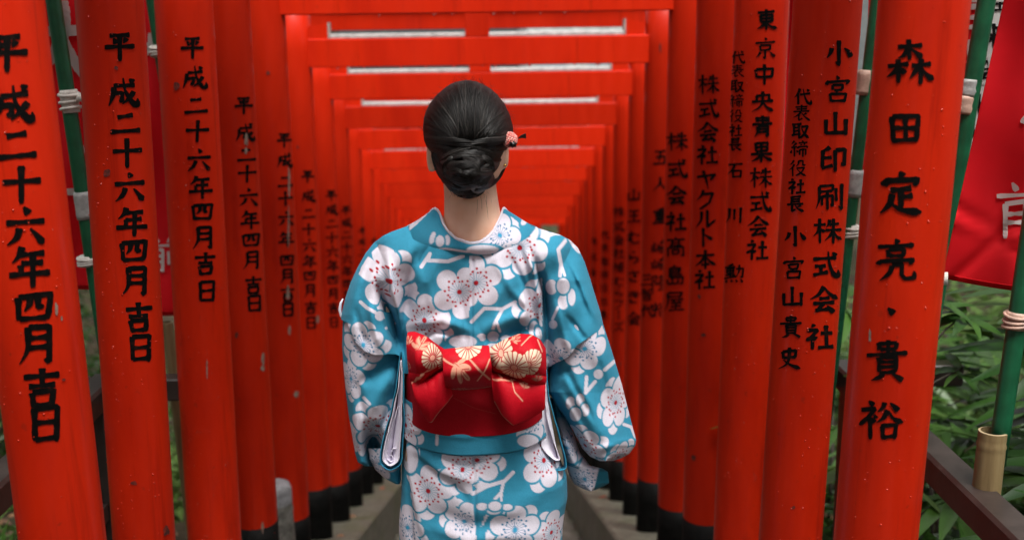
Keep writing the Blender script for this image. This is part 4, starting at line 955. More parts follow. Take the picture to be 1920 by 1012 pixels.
lp = [(752, 655), (756, 700), (757, 800), (752, 870), (742, 876), (732, 882), (722, 876), (713, 868), (714, 845), (722, 812), (733, 775), (742, 735), (748, 690)]
lining('sleeve_edge', lp, .062, .03, .22, M['bluecloth'], kimono, 1, .0018, label='turned edge of the open left sleeve')
lp2 = [(752, 672), (753.5, 720), (752, 800), (747, 862), (741, 868), (732, 874), (724, 869), (718, 862), (720, 842), (728, 810), (738, 772), (746, 735), (750, 700)]
lining('sleeve_lining', lp2, .062, .022, .80, M['lining'], kimono, 2, .0014, label='white lining inside the open left sleeve')
lp3 = [(748, 760), (748, 810), (743, 842), (737, 838), (731, 850), (739, 861), (734, 866), (727, 861), (724, 850), (730, 820), (739, 785)]
lining('sleeve_lining', lp3, .052, .02, .90, M['lining'], kimono, 3, .0014, label='inner fold of white lining in the open left sleeve')
lr = [(1024, 690), (1027, 740), (1036, 772), (1050, 822), (1060, 860), (1062, 878), (1050, 881), (1038, 880), (1032, 862), (1027, 840), (1020, 800), (1020, 740)]
lining('sleeve_edge', lr, .058, .03, .25, M['bluecloth'], kimono, 4, .0018, label='turned edge of the open right sleeve')
lr2 = [(1022, 700), (1022, 745), (1024, 778), (1030, 800), (1036, 822), (1046, 850), (1050, 862), (1040, 862), (1026, 850), (1016, 838), (1015, 815), (1018, 780), (1019, 730)]
lining('sleeve_lining', lr2, .066, .016, .85, M['lining'], kimono, 5, .0014, label='white lining hanging out of the right sleeve')
mb = MB(PO)     # small loose lining at the left shoulder seam
mb.tube([inv_ray(x, y, .0) for x, y in [(643, 560), (639, 568), (637, 580), (639, 592), (643, 597)]], [.0012, .0025, .003, .0025, .001], 8); mb.obj('seam_lining', M['lining'], kimono)

# ---- collar
def collar_sheet(inner=False):
    rim = [(820, 470, -.16), (806, 430, -.10), (804, 406, -.045), (808, 395, -.010), (816, 391.5, .014), (824, 399, .034), (832, 421, .062), (850, 443, .086), (868, 452, .098), (885, 456, .103), (905, 451, .099), (922, 436, .084), (934, 415, .058), (941, 399, .033), (944, 391.5, .013), (950, 394, -.012), (956, 410, -.05), (955, 435, -.10), (945, 470, -.16)]
    base = [(800, 480, -.165), (775, 440, -.11), (764, 424, -.05), (764, 426, -.008), (767, 432, .012), (773, 447, .028), (793, 460, .058), (822, 469, .083), (852, 475.5, .096), (890, 479, .101), (928, 474.5, .097), (962, 463, .083), (986, 450, .059), (999, 438, .030), (1004, 430, .012), (1006, 428, -.010), (1006, 426, -.05), (992, 440, -.11), (970, 480, -.165)]
    n = len(rim); t = np.linspace(0, n-1, 220); A = np.array(rim, float); B = np.array(base, float); k = np.arange(n)
    def sm(M_):
        out = []
        for a in t:
            i = min(int(a), n-2); u = a-i; p0, p1, p2, p3 = M_[max(i-1, 0)], M_[i], M_[i+1], M_[min(i+2, n-1)]
            out.append(.5*((2*p1)+(-p0+p2)*u+(2*p0-5*p1+4*p2-p3)*u*u+(-p0+3*p1-3*p2+p3)*u**3))
        return np.array(out)
    A, B = sm(A), sm(B); rows = []
    m = 44
    for j in range(m):
        v = j/(m-1); Q = A*(1-v)+B*v; bul = .010*sin(pi*v)**.8; Tb = Q[:, 2]+bul*np.clip((Q[:, 2]+.03)/.08, 0, 1)+.0035
        rows.append(inv_ray(Q[:, 0], Q[:, 1], Tb))
    return np.array(rows), A
P, A = collar_sheet(); V, Fc = solid_sheet(P[:, ::-1], -.0022)
c = Cloth(P[:, ::-1], BLUE); c.flower(938, 441, 44, 'b', .4); c.flower(792, 412, 44, 'b', -.3)
for o_ in [(811, 446, 5, 12, .3), (839, 450, 5, 10), (825, 452, 8, 11), (905, 468, 30, 9), (985, 412, 6, 12, .6)]: c.oval(*o_)
c.line([(800, 470), (835, 466), (875, 472), (900, 470)], 4)
o = pm('collar', V, Fc, M['kimono'], kimono); c.finish(o)
# lining band just inside the rim
R1 = P[0]; ins = R1+(np.array([0.005, YB-.02, 0])-R1)*np.array([.12, .12, 0])+np.array([0, 0, -.012]); edge = R1+np.array([0, .0, .0022])
wv = np.random.default_rng(4).normal(0, .0006, len(R1))[:, None]*np.array([0, 0, 1.])
P3 = np.stack([R1+np.array([0, -.0032, -.003]), R1+np.array([0, -.003, .0012])+wv, edge+wv, R1+(ins-R1)*.35+np.array([0, 0, .001]), ins]); V, Fc = solid_sheet(P3, .001)
pm('collar_lining', V, Fc, M['lining'], kimono)

# ---- obi
OBI = np.array([.42, .003, .011]); GOLD = np.array([.62, .28, .19])
Lo = lambda y: ip(y, [(600, 769), (700, 763), (770, 763), (800, 766)]); Ro = lambda y: ip(y, [(600, 1014), (700, 1021), (770, 1021), (800, 1019)])
P, bk = ring_shell('', 640, 762, 120, Lo, Ro, lambda y: .124, lambda y: .122, 2.5, lambda px, py, th, z: .002+fold(px, py, [(850, 740), (950, 770), (1010, 750)], 10, .002)+.001*np.sin(px*.03+py*.05), None, None, None, 420, .016)
e_ = P[-1]; cen = e_.mean(0); P = np.concatenate([P, (e_+(cen-e_)*.05+np.array([0, 0, -.002]))[None]]); bk = np.concatenate([bk, bk[-1:]])
c = Cloth(P, OBI*.72, bk); c.line([(850, 745), (890, 765), (930, 775)], .8, OBI*.6+GOLD*.15); c.line([(775, 640), (780, 700)], 8, GOLD*.8)  # same cloth as the bow, band colour darkened for the shade under it
for q in [(768, 640), (770, 690)]: c.chrys(*q, 14)
obi = pm('obi', P.reshape(-1, 3), grid_faces(*P.shape[:2], True), M['obi'], person); c.finish(obi)
def coons(top, bot, Tfun, n=110, m=90):
    def rs_(pts, k):
        L = np.array(pts, float); s = np.concatenate([[0], np.cumsum(np.linalg.norm(np.diff(L, axis=0), axis=1))]); t = np.linspace(0, s[-1], k)
        Q = np.stack([np.interp(t, s, L[:, 0]), np.interp(t, s, L[:, 1])], 1)
        for _ in range(6): Q[1:-1] = (Q[:-2]+2*Q[1:-1]+Q[2:])/4
        return Q
    A, B = rs_(top, n), rs_(bot, n); v = np.linspace(0, 1, m)[:, None, None]; Q = A[None]*(1-v)+B[None]*v
    U = np.repeat(np.linspace(0, 1, n)[None, :], m, 0); Vv = np.repeat(np.linspace(0, 1, m)[:, None], n, 1)
    return inv_ray(Q[..., 0], Q[..., 1], Tfun(Q[..., 0], Q[..., 1], U, Vv))
def gold_leaf(c, x, y, s, rot, col_=GOLD):
    ca, sa = cos(rot), sin(rot)
    for (dx, dy, rx, ry, r_) in [(0, 0, 3.5, 13, 0), (-7, -3, 3.5, 10, -.6), (7, -3, 3.5, 10, .6), (-9, 6, 3, 8, -1.1), (9, 6, 3, 8, 1.1), (0, -11, 3.5, 7, 0)]:
        X_, Y_ = dx*s, dy*s; c.oval(x+X_*ca-Y_*sa, y+X_*sa+Y_*ca, rx*s, ry*s, rot+r_, col_, edge=False)
    for (x1, y1) in [(0, -14), (-10, -9), (10, -9), (0, 14)]: c.line([(x, y), (x+(x1*ca-y1*sa)*s, y+(x1*sa+y1*ca)*s)], 1.2, RED)
def dress(c, side):
    for p in ([(775, 716), (795, 694), (815, 684)], [(778, 713), (800, 690)], [(768, 728), (778, 714)]) if side < 0 else ([(978, 650), (1000, 628)], [(940, 655), (975, 630)], [(1005, 640), (1012, 660)], [(925, 711), (955, 718), (985, 712)], [(957, 715), (965, 735), (978, 750)], [(920, 690), (940, 712)]):
        c.line(p, 2.2, GOLD)
# each wing: a loop that turns under into a hanging end
def wing(top, mid, bot, Tfun, n=130, m=150):
    def rs_(pts, k):
        L = np.array(pts, float); s = np.concatenate([[0], np.cumsum(np.linalg.norm(np.diff(L, axis=0), axis=1))]); t = np.linspace(0, s[-1], k)
        Q = np.stack([np.interp(t, s, L[:, 0]), np.interp(t, s, L[:, 1])], 1)
        for _ in range(6): Q[1:-1] = (Q[:-2]+2*Q[1:-1]+Q[2:])/4
        return Q
    A, B, C_ = rs_(top, n)[None], rs_(mid, n)[None], rs_(bot, n)[None]; v = np.linspace(0, 1, m)[:, None, None]
    lin = np.where(v < .5, A*(1-2*v)+B*2*v, B*(2-2*v)+C_*(2*v-1)); quad = A*(2*(v-.5)*(v-1))+B*(4*v*(1-v))+C_*(2*v*(v-.5)); Q = .5*lin+.5*quad
    U = np.repeat(np.linspace(0, 1, n)[None, :], m, 0); Vv = np.repeat(np.linspace(0, 1, m)[:, None], n, 1)
    return inv_ray(Q[..., 0], Q[..., 1], Tfun(U, Vv))
def wing_T(U, Vv, s):      # U: 0 at the outer side, 1 at the knot
    lo = np.clip(Vv/.56, 0, 1); tl = np.clip((Vv-.44)/.60, 0, 1)
    T = .134+.050*np.sin(pi*lo)**.75*(1-.62*U**2.2)*np.clip(.35+U*3, 0, 1)+.034*np.sin(pi*tl)**.7*(.55+.45*np.sin(pi*np.clip(U, 0, 1)))
    T = T-.040*np.exp(-((Vv-.50-.05*(1-U))/.055)**2)*sstep(.10, .75, U)
    T = T-.018*np.exp(-((U-.93)/.07)**2)*np.exp(-((Vv-.35)/.22)**2)
    T = T+.007*np.sin(U*13+Vv*4+s)*sstep(.45, .95, U)*(1-tl)+.009*np.cos(U*7.5+s)*tl**1.5+.018*tl**3
    return T
P = wing([(765, 626), (777, 626), (797, 634), (815, 648), (834, 660)], [(771, 706), (785, 708), (803, 702), (820, 694), (833, 690)], [(781, 742), (794, 772), (808, 789), (828, 763), (846, 740)], lambda U, Vv: wing_T(U, Vv, 0)); V, Fc = solid_sheet(P, -.005)
c = Cloth(P, OBI); dress(c, -1); c.chrys(808, 670, 19, .2); gold_leaf(c, 789, 648, .85, .5); c.chrys(829, 676, 12, .1); gold_leaf(c, 769, 640, .5, -.2); c.chrys(768, 682, 8)
c.line([(808, 789), (828, 764), (846, 741)], 3, GOLD*.4+OBI*.3)
o = pm('bow_wing', V, Fc, M['obi'], obi, label='left wing of the red bow'); c.finish(o)
P = wing([(914, 660), (930, 650), (950, 639), (974, 630), (995, 631), (1010, 640), (1019, 655)], [(918, 692), (940, 699), (965, 704), (990, 708), (1021, 712)], [(930, 750), (945, 776), (962, 794), (990, 783), (1022, 764)], lambda U, Vv: wing_T(1-U, Vv, 1.7)); V, Fc = solid_sheet(P, -.005)
c = Cloth(P, OBI); dress(c, 1); c.chrys(940, 664, 25, .1); c.chrys(992, 682, 25, .5, sq=.72); c.chrys(965, 686, 27, .2); gold_leaf(c, 968, 640, .5, 1.0); gold_leaf(c, 983, 722, .6, .3, GOLD*.8); gold_leaf(c, 1006, 705, .5, .1, GOLD*.5)
c.line([(931, 750), (945, 776), (962, 794)], 2, GOLD*.4+OBI*.3)
o = pm('bow_wing', V, Fc, M['obi'], obi, label='right wing of the red bow with chrysanthemums'); c.finish(o)
def T_knot(X, Y, U, Vv): return .150+.046*np.sin(pi*np.clip(Vv, .0, 1))**.6*(.86+.14*np.sin(pi*U))+.003*np.sin(U*9+Vv)+.002*np.sin(Vv*11+U*3)
P = coons([(832, 660), (860, 657), (890, 654), (916, 653)], [(836, 723), (865, 725), (895, 723), (921, 719)], T_knot); V, Fc = solid_sheet(P, -.006)
c = Cloth(P, OBI); c.chrys(879, 655, 25, .3); gold_leaf(c, 864, 692, 1.25, 2.3, GOLD); c.line([(834, 675), (850, 685), (864, 692)], 3, GOLD); c.line([(879, 674), (900, 692), (916, 706)], 3, GOLD); c.line([(916, 676), (905, 694), (895, 708)], 2, GOLD)
for k in range(9): c.chrys(842+k*9, 724, 7)
o = pm('bow_knot', V, Fc, M['obi'], obi); c.finish(o)

# ---- body: one continuous figure under the clothes (head, neck, trunk, arms, legs)
def body():
    bm = bmesh.new()
    def ell(c, r, rot=None, seg=20):
        d = bmesh.ops.create_uvsphere(bm, u_segments=seg, v_segments=seg//2, radius=1.0)
        for v in d['verts']: v.co = Vector((c[0]+v.co.x*r[0], c[1]+v.co.y*r[1], c[2]+v.co.z*r[2]))
    def limb(P, Rr, n=12):
        m_ = MB(); m_.tube(P, Rr, n); vs_ = [bm.verts.new(v) for v in m_.V]
        for f_ in m_.F: bm.faces.new([vs_[i] for i in f_])
        ell(P[0], (Rr[0],)*3, seg=10); ell(P[-1], (Rr[-1],)*3, seg=10)
    W = lambda x, y, T=0: inv_ray(x, y, T)
    hd = W(880, 268, .04); hd[1] = YB-.04
    ell(hd+[0, .0, .0], (.070, .090, .100)); ell(hd+[0, .045, -.045], (.052, .055, .062))      # skull, jaw
    ell(hd+[0, .100, -.025], (.009, .013, .018), seg=10); ell(hd+[0, .092, -.055], (.020, .008, .007), seg=10); ell(hd+[0, .082, -.095], (.022, .018, .014), seg=10)   # nose, mouth, chin
    for s in (-1, 1):
        ell(hd+[s*.028, .088, .0], (.013, .008, .007), seg=10)                       # eyes
    for (x, y, s) in ((806, 294, -1), (948, 288, 1)):                                     # ears
        c_ = W(x, y, .035); ell(c_, (.0065, .018, .030), seg=14); ell(W(x+s*-5, y+20, .040), (.006, .009, .010), seg=10)
    nk = [W(880, 330, .030), W(882, 360, .028), W(885, 395, .026), W(886, 430, .024), W(888, 470, .012)]
    limb(nk, [.050, .0500, .0530, .060, .068], 24)
    ell(W(885, 440, .015), (.070, .050, .040)); ell(W(888, 540, -.02), (.130, .070, .11)); ell(W(890, 640, .0), (.110, .085, .14)); ell(W(890, 800, .0), (.125, .090, .14))
    for s in (-1, 1):
        sh = W(890+s*138, 498, -.015); el = W(890+s*190, 690, .0); wr = W(890+s*70, 735, -.20); hn = W(890+s*22, 745, -.235)
        limb([sh, (sh+el)/2, el, (el+wr)/2, wr, hn], [.044, .043, .036, .034, .024, .028])
        for k in range(4): limb([hn+[0, .0, .012-.011*k], hn+[-s*.035, .018, .010-.012*k], hn+[-s*.060, .006, .006-.012*k]], [.0085, .0080, .0065], 8)
        limb([wr+[-s*.02, .0, .02], hn+[-s*.01, -.002, .040]], [.010, .008], 8)
        hp = W(890+s*62, 830, .0); kn = np.array([hp[0]*.85+.15*PO[0], YB-.02, FEET_Z+.47]); an = np.array([PO[0]+s*.06, YB+.01, FEET_Z+.075])
        limb([hp, (hp+kn)/2, kn, (kn+an)/2+[0, -.01, .03], an], [.082, .070, .052, .046, .034])
        limb([an+[0, -.03, -.035], an+[0, .06, -.045], an+[s*.008, .14, -.055]], [.030, .032, .022])
    me = bpy.data.meshes.new('body'); 
    for v in bm.verts: v.co = v.co-Vector(PO)
    bm.to_mesh(me); bm.free(); me.materials.append(M['skin'])
    o = bpy.data.objects.new('body', me); COL.objects.link(o); o.parent = person
    r = o.modifiers.new('one_skin', 'REMESH'); r.mode = 'VOXEL'; r.voxel_size = .0042; r.use_smooth_shade = True
    s_ = o.modifiers.new('soft', 'SMOOTH'); s_.iterations = 6; s_.factor = .5
    return o
body()
for s in (-1, 1):       # white split-toe socks and sandals
    mb = MB(PO); a = np.array([PO[0]+s*.06, YB, FEET_Z])
    mb.tube([a+[0, -.04, .10], a+[0, -.045, .05], a+[0, .03, .052], a+[s*.006, .12, .045], a+[s*.008, .165, .04]], [.042, .040, .040, .040, .024], 14); mb.obj('sock', M['lining'], person)
    mb = MB(PO); V = []; 
    mb.tube([a+[0, -.085, .012], a+[0, -.03, .014], a+[s*.004, .08, .014], a+[s*.008, .175, .014]], [.018, .030, .034, .020], 12)
    mb.obj('sandal', M['obi'] if False else M['jet'], person)

# ---- hair
LH = lambda y: ip(y, [(150.5, 872), (153, 856), (158, 843), (168, 829), (180, 816), (195, 804), (208, 798), (222, 793.5), (240, 792), (263, 794), (275, 799), (285, 806), (296, 812), (312, 819), (329, 824), (345, 832), (357, 840), (363, 852), (367, 872)])
RH = lambda y: ip(y, [(150.5, 882), (153, 894), (158, 906), (166, 920), (177, 933), (195, 947), (216, 957), (235, 962), (252, 964), (265, 960), (280, 951), (296, 944), (310, 938), (325, 930), (340, 925), (352, 917), (361, 906), (367, 890)])
def TH(X, Y, xi=None):
    l, r = np.interp(Y, *zip(*[(y, LH(y)) for y in range(150, 368, 3)])), np.interp(Y, *zip(*[(y, RH(y)) for y in range(150, 368, 3)]))
    if xi is None: xi = np.clip((X-(l+r)/2)/((r-l)/2), -1, 1)
    A = .045+.098*np.sqrt(np.clip(1-((np.minimum(Y, 250)-250)/102)**2, 0, 1))
    A = A-.012*np.exp(-((Y-278)/14)**2)+.030*np.exp(-((Y-322)/30)**2)-.05*vstep(Y, 345, 369)
    return A*np.clip(1-np.abs(xi)**2.3, 0, 1)**.5+.028
P, bk, X, Yp, n = shell(150.5, 367, 1.5, lambda y: LH(y)+1, lambda y: RH(y)-1, lambda X, Y, xi: TH(X, Y, xi)-.003, lambda x, y, xi: .058*dome(xi)*np.clip((330-y)/60, 0, 1)-.02)
# the front of the hair stops at a hairline
px_, py_ = proj(P); kp = bk | (py_ < 185)
fa = grid_faces(*P.shape[:2], True); fa = fa[kp.reshape(-1)[fa].all(1)]
hair = pm('hair', P.reshape(-1, 3), fa, M['hairbase'], person)
hr = np.random.default_rng(11)
def strand_mesh(paths, rad, name, parent, mt, sides=3):
    """paths: [N, m, 3] -> thin tapering tubes, one mesh"""
    Pp = np.asarray(paths); Nn, m, _ = Pp.shape; T = np.gradient(Pp, axis=1); T /= np.linalg.norm(T, axis=-1, keepdims=True)+1e-9
    a = np.cross(T, np.array([0.3, .2, 1.])); a /= np.linalg.norm(a, axis=-1, keepdims=True)+1e-9; b = np.cross(T, a)
    tt = np.linspace(0, 1, m); prof = (np.minimum(1, tt*6+.4)*np.minimum(1, (1-tt)*4+.25))[None, :, None]
    rad = np.broadcast_to(np.asarray(rad), (Nn,))[:, None, None]*prof
    V = np.stack([Pp+rad*(cos(2*pi*k/sides)*a+sin(2*pi*k/sides)*b) for k in range(sides)], 2).reshape(-1, 3)
    base = (np.arange(Nn)*m*sides)[:, None, None]; i = (np.arange(m-1)*sides)[None, :, None]; k = np.arange(sides)[None, None, :]; k2 = (k+1) % sides
    Fc = np.stack([base+i+k, base+i+k2, base+i+sides+k2, base+i+sides+k], -1).reshape(-1, 4)
    return pm(name, V, Fc, mt, parent)
G = (881, 262)
# combed-back hair: from the outline over the skull to the gathering point
paths = []
N1 = 2300; m = 16
for _ in range(N1):
    a = hr.uniform(-pi-.28, .22); t0 = hr.random()**.75
    # outline point in direction a
    rx = 86+hr.normal(0, 1); ry = 108
    x0, y0 = 879+rx*cos(a), 258+ry*sin(a)
    if y0 > 262: x0 = 879+(84 if cos(a) > 0 else -84)*(1-.002*(y0-262)); 
    l, r = LH(np.clip(y0, 151, 366)), RH(np.clip(y0, 151, 366)); x0 = min(max(x0, l+1), r-1); y0 = max(y0, 152)
    gx, gy = G[0]+26*cos(a)+hr.normal(0, 6), G[1]+6*sin(a)+8+hr.normal(0, 4)
    s0 = hr.uniform(0, .55) if hr.random() < .6 else 0.0; s = np.linspace(s0, 1, m)
    cx_, cy_ = x0*.45+gx*.55, y0*.62+gy*.38-6*abs(cos(a))*0
    wob = hr.normal(0, 1.6)*np.sin(np.linspace(0, pi, m))
    xx = (1-s)**2*x0+2*s*(1-s)*cx_+s*s*gx+wob; yy = (1-s)**2*y0+2*s*(1-s)*cy_+s*s*gy+wob*.4
    paths.append(inv_ray(xx, yy, TH(xx, yy)+hr.uniform(-.0012, .0012)+.0022*sin(a*23+1.5*sin(a*7))+.0012*sin(a*57)))
strand_mesh(paths, hr.uniform(.0005, .0012, N1), 'combed_strands', hair, M['hair'])
# twisted side locks and chignon rolls
def lock(pts, rad, nst, tw, bulge, seed, prof=None):
    q = np.random.default_rng(seed); pts = np.array(pts, float); k = len(pts); m = 26
    t = np.linspace(0, k-1, m); C = []
    for a in t:
        i = min(int(a), k-2); u = a-i; p0, p1, p2, p3 = pts[max(i-1, 0)], pts[i], pts[i+1], pts[min(i+2, k-1)]
        C.append(.5*((2*p1)+(-p0+p2)*u+(2*p0-5*p1+4*p2-p3)*u*u+(-p0+3*p1-3*p2+p3)*u**3))
    C = np.array(C); T = np.gradient(C[:, :2], axis=0); T /= np.linalg.norm(T, axis=1, keepdims=True)+1e-9; Nn = np.stack([-T[:, 1], T[:, 0]], 1)
    s = np.linspace(0, 1, m); w = rad*(np.sin(pi*np.clip(s*.94+.03, 0, 1))**.55)
    out = []
    for _ in range(nst):
        ph = q.uniform(0, 2*pi); rr = q.uniform(.75, 1.0); an = ph+tw*s*2*pi+q.normal(0, .15)
        off = w*rr*np.cos(an); hi = w*rr*np.sin(an)
        xx = C[:, 0]+Nn[:, 0]*off; yy = C[:, 1]+Nn[:, 1]*off
        out.append(inv_ray(xx, yy, TH(C[:, 0], C[:, 1])*.55+TH(xx, yy)*.45+bulge+C[:, 2]+hi*.00095))
    return out
specs = [  # path (px, py, extra depth), radius px, strands, twist
 ([(797, 255, 0), (825, 262, .003), (858, 268, .006), (892, 276, .006), (925, 292, .002), (940, 305, -.004)], 9, 150, .55),
 ([(961, 250, 0), (938, 262, .003), (908, 268, .005), (872, 278, .006), (838, 296, .002), (822, 312, -.004)], 9, 150, -.55),
 ([(800, 268, -.002), (826, 278, .002), (855, 286, .004), (885, 290, .005), (915, 300, .002)], 8, 120, .7),
 ([(955, 268, -.002), (930, 278, .002), (900, 286, .004), (870, 291, .005), (842, 302, .002)], 8, 120, -.7),
 ([(812, 285, -.002), (822, 308, .002), (836, 330, .004), (858, 346, .004), (885, 352, .004)], 11, 150, .4),
 ([(948, 285, -.002), (940, 308, .002), (926, 332, .004), (905, 348, .004), (880, 355, .004)], 11, 150, -.4),
 ([(826, 300, .002), (846, 310, .006), (870, 312, .008), (892, 306, .008), (912, 300, .004)], 10, 130, .5),
 ([(935, 303, .002), (918, 318, .006), (896, 326, .008), (872, 326, .008), (852, 322, .004)], 11, 150, -.5),
 ([(838, 318, .002), (856, 336, .008), (884, 342, .009), (908, 334, .006), (922, 318, .002)], 11, 150, .5),
 ([(842, 345, -.002), (862, 360, .002), (886, 363, .003), (908, 356, .001)], 9, 110, .3),
 ([(868, 296, .006), (886, 303, .010), (894, 318, .010), (884, 330, .010), (868, 326, .008)], 7, 90, .6),
 ([(902, 292, .005), (917, 303, .008), (920, 320, .008), (910, 336, .006)], 7, 90, -.6),
 ([(850, 294, .005), (838, 308, .007), (838, 326, .007), (850, 340, .005)], 7, 90, .6)]
cr = np.random.default_rng(77)
for k in range(16):
    a0 = cr.uniform(0, 2*pi); rr0 = cr.uniform(.25, .95); cx0, cy0 = 877+44*rr0*cos(a0), 328+32*rr0*sin(a0); a1 = cr.uniform(0, 2*pi); ex = cr.uniform(9, 17)
    specs.append(([(cx0+ex*cos(a1+t), cy0+ex*.7*sin(a1+t), .004+.006*sin(t*1.1)+.006*(1-rr0)) for t in np.linspace(0, cr.uniform(2.4, 4.2), 6)], cr.uniform(4, 6.5), 60, cr.uniform(-.6, .6)))
allp = []
for k, (pt, rd, ns, tw) in enumerate(specs): allp += lock(pt, rd, ns, tw, .001, 100+k)
strand_mesh(allp, hr.uniform(.0006, .0011, len(allp)), 'chignon', hair, M['hair'])
# loose wisps
wp = []
for (x0, y0, x1, y1, T0, T1) in [(893, 360, 893, 402, .07, .078), (898, 358, 903, 396, .07, .074), (905, 355, 915, 412, .06, .076), (880, 362, 876, 392, .07, .076), (868, 362, 862, 385, .06, .072), (912, 350, 922, 385, .05, .060), (845, 352, 842, 372, .05, .062), (908, 356, 912, 386, .06, .074)]:
    s = np.linspace(0, 1, 16); wp.append(inv_ray(x0+(x1-x0)*s+2.2*np.sin(s*3), y0+(y1-y0)*s, T0+(T1-T0)*s+.004*np.sin(s*pi)))
for _ in range(90):   # flyaways round the outline
    a = hr.uniform(-pi, 0); x0, y0 = 879+84*cos(a), 258+105*sin(a); s = np.linspace(0, 1, 16); b_ = a+hr.choice([-1, 1])*hr.uniform(.6, 1.4); L_ = hr.uniform(5, 17)
    wp.append(inv_ray(x0+L_*s*cos(b_)+2*s*s*cos(a), y0+L_*s*sin(b_)+3*s*s*sin(a), .03+.0*s))
for _ in range(70):
    x0 = hr.uniform(842, 918); y0 = 352+8*np.sin((x0-842)/76*pi)+hr.uniform(-3, 5); s = np.linspace(0, 1, 16); L_ = hr.uniform(4, 13); T0 = TH(np.array(x0), np.array(y0))*.55+.02
    wp.append(inv_ray(x0+hr.normal(0, 2.5)*s+(880-x0)*.06*s, y0+L_*s, T0+(.074-T0)*s))
strand_mesh(wp, .00024, 'loose_wisps', hair, M['hair'])
# ornament
mb = MB(PO); cb = inv_ray(956, 262, .108)
for k in range(120):
    f_ = (k+.5)/120; ph = k*2.39996; zz = 1-2*f_; rr = sqrt(1-zz*zz); mb.ball(cb+np.array([rr*cos(ph), rr*sin(ph)*.8, zz])*.0128, .0020, 6, 4)
mb.ball(cb, .0122, 12, 8, (1, .8, 1)); mb.obj('hair_ornament', M['pink'], hair)
mb = MB(PO); cs = inv_ray(962, 271, .121)
for k in range(6):
    a = 2*pi*k/6+.3; tip = cs+np.array([cos(a)*.0088, .001, sin(a)*.0075]); sd = np.array([-sin(a), 0, cos(a)])*.0026; md = (cs+tip)/2+np.array([0, -.002, 0])
    mb.add([cs, md+sd, tip, md-sd, cs+[0, .002, 0]], [(0, 1, 2), (0, 2, 3), (4, 2, 1), (4, 3, 2)])
mb.ball(cs, .0026, 8, 5); mb.obj('ornament_leaf', M['jet'], hair)
mb = MB(PO)
a0, a1, a2, a3 = [inv_ray(x+2, y, .100) for x, y in [(966, 262), (975, 256), (984, 250), (985, 260)]]
th = np.array([0, .004, 0]); V = [a0, a1+[0, 0, .002], a2, a3, a1-[0, 0, .003]]; mb.add(V+[v+th for v in V], [(0, 1, 4), (1, 2, 3, 4), (9, 6, 5), (9, 8, 7, 6), (0, 5, 6, 1), (1, 6, 7, 2), (2, 7, 8, 3), (3, 8, 9, 4), (4, 9, 5, 0)])
mb.obj('ornament_ribbon', M['jet'], hair, smooth=False)
for (x, y) in ((817, 317), (947, 310)):
    mb = MB(PO); p_ = inv_ray(x, y, .052); mb.ball(p_, .0028, 8, 6); mb.obj('earring', M['gold'], person)

# ------------------------------------------------------------------ handrails
def handrail(sx, label):
    X0 = .965*sx; zr = CAM[2]-.905; yend = 2.83; o0 = (X0, yend, curb_z(yend)-.1)
    e = empty('handrail', o0, label, 'handrail', 'brown steel handrails outside the pillars')
    def bar(a, b, name, lab=None):
        mb = MB(o0); mb.box(a, b, .004); o = mb.obj(name, M['rail'], e, smooth=False)
        if lab: o['label'] = lab
    mb = MB(o0); V = []
    for y in (-1.6, yend+.03):
        for (dx, dz) in ((-.032, -.03), (.032, -.03), (.032, .022), (.026, .03), (-.026, .03), (-.032, .022)): V.append((X0+dx, y, zr+dz))
    Fc = [(k, (k+1) % 6, 6+(k+1) % 6, 6+k) for k in range(6)]+[(5, 4, 3, 2, 1, 0), (6, 7, 8, 9, 10, 11)]
    mb.add(V, Fc); mb.obj('top_bar', M['rail'], e, smooth=False)
    xa, xb = sorted((X0-.034*sx, sx*.725)); bar((xa, yend-.028, zr-.03), (xb, yend+.028, zr+.028), 'end_bar')
    xa, xb = sorted((X0+.034*sx, X0+.30*sx)); bar((xa, yend-.028, zr-.032), (xb, yend+.028, zr+.026), 'end_bar')
    for y in (-.4, 1.15, yend-.06):
        zb = curb_z(y)-.15; bar((X0-.026, y-.026, zb), (X0+.026, y+.026, zr-.031), 'post')
    mb = MB(o0); V = []
    for y in (-1.6, yend-.09):
        for (dx, dz) in ((-.018, -.022), (.018, -.022), (.018, .022), (-.018, .022)): V.append((X0+dx, y, zr-.30+dz))
    mb.add(V, [(k, (k+1) % 4, 4+(k+1) % 4, 4+k) for k in range(4)]+[(3, 2, 1, 0), (4, 5, 6, 7)]); mb.obj('lower_bar', M['rail'], e, smooth=False)
handrail(-1, 'level dark brown handrail behind the left pillars, beside the bamboo pole'); handrail(1, 'level dark brown handrail behind the right pillars, in front of the green plants')

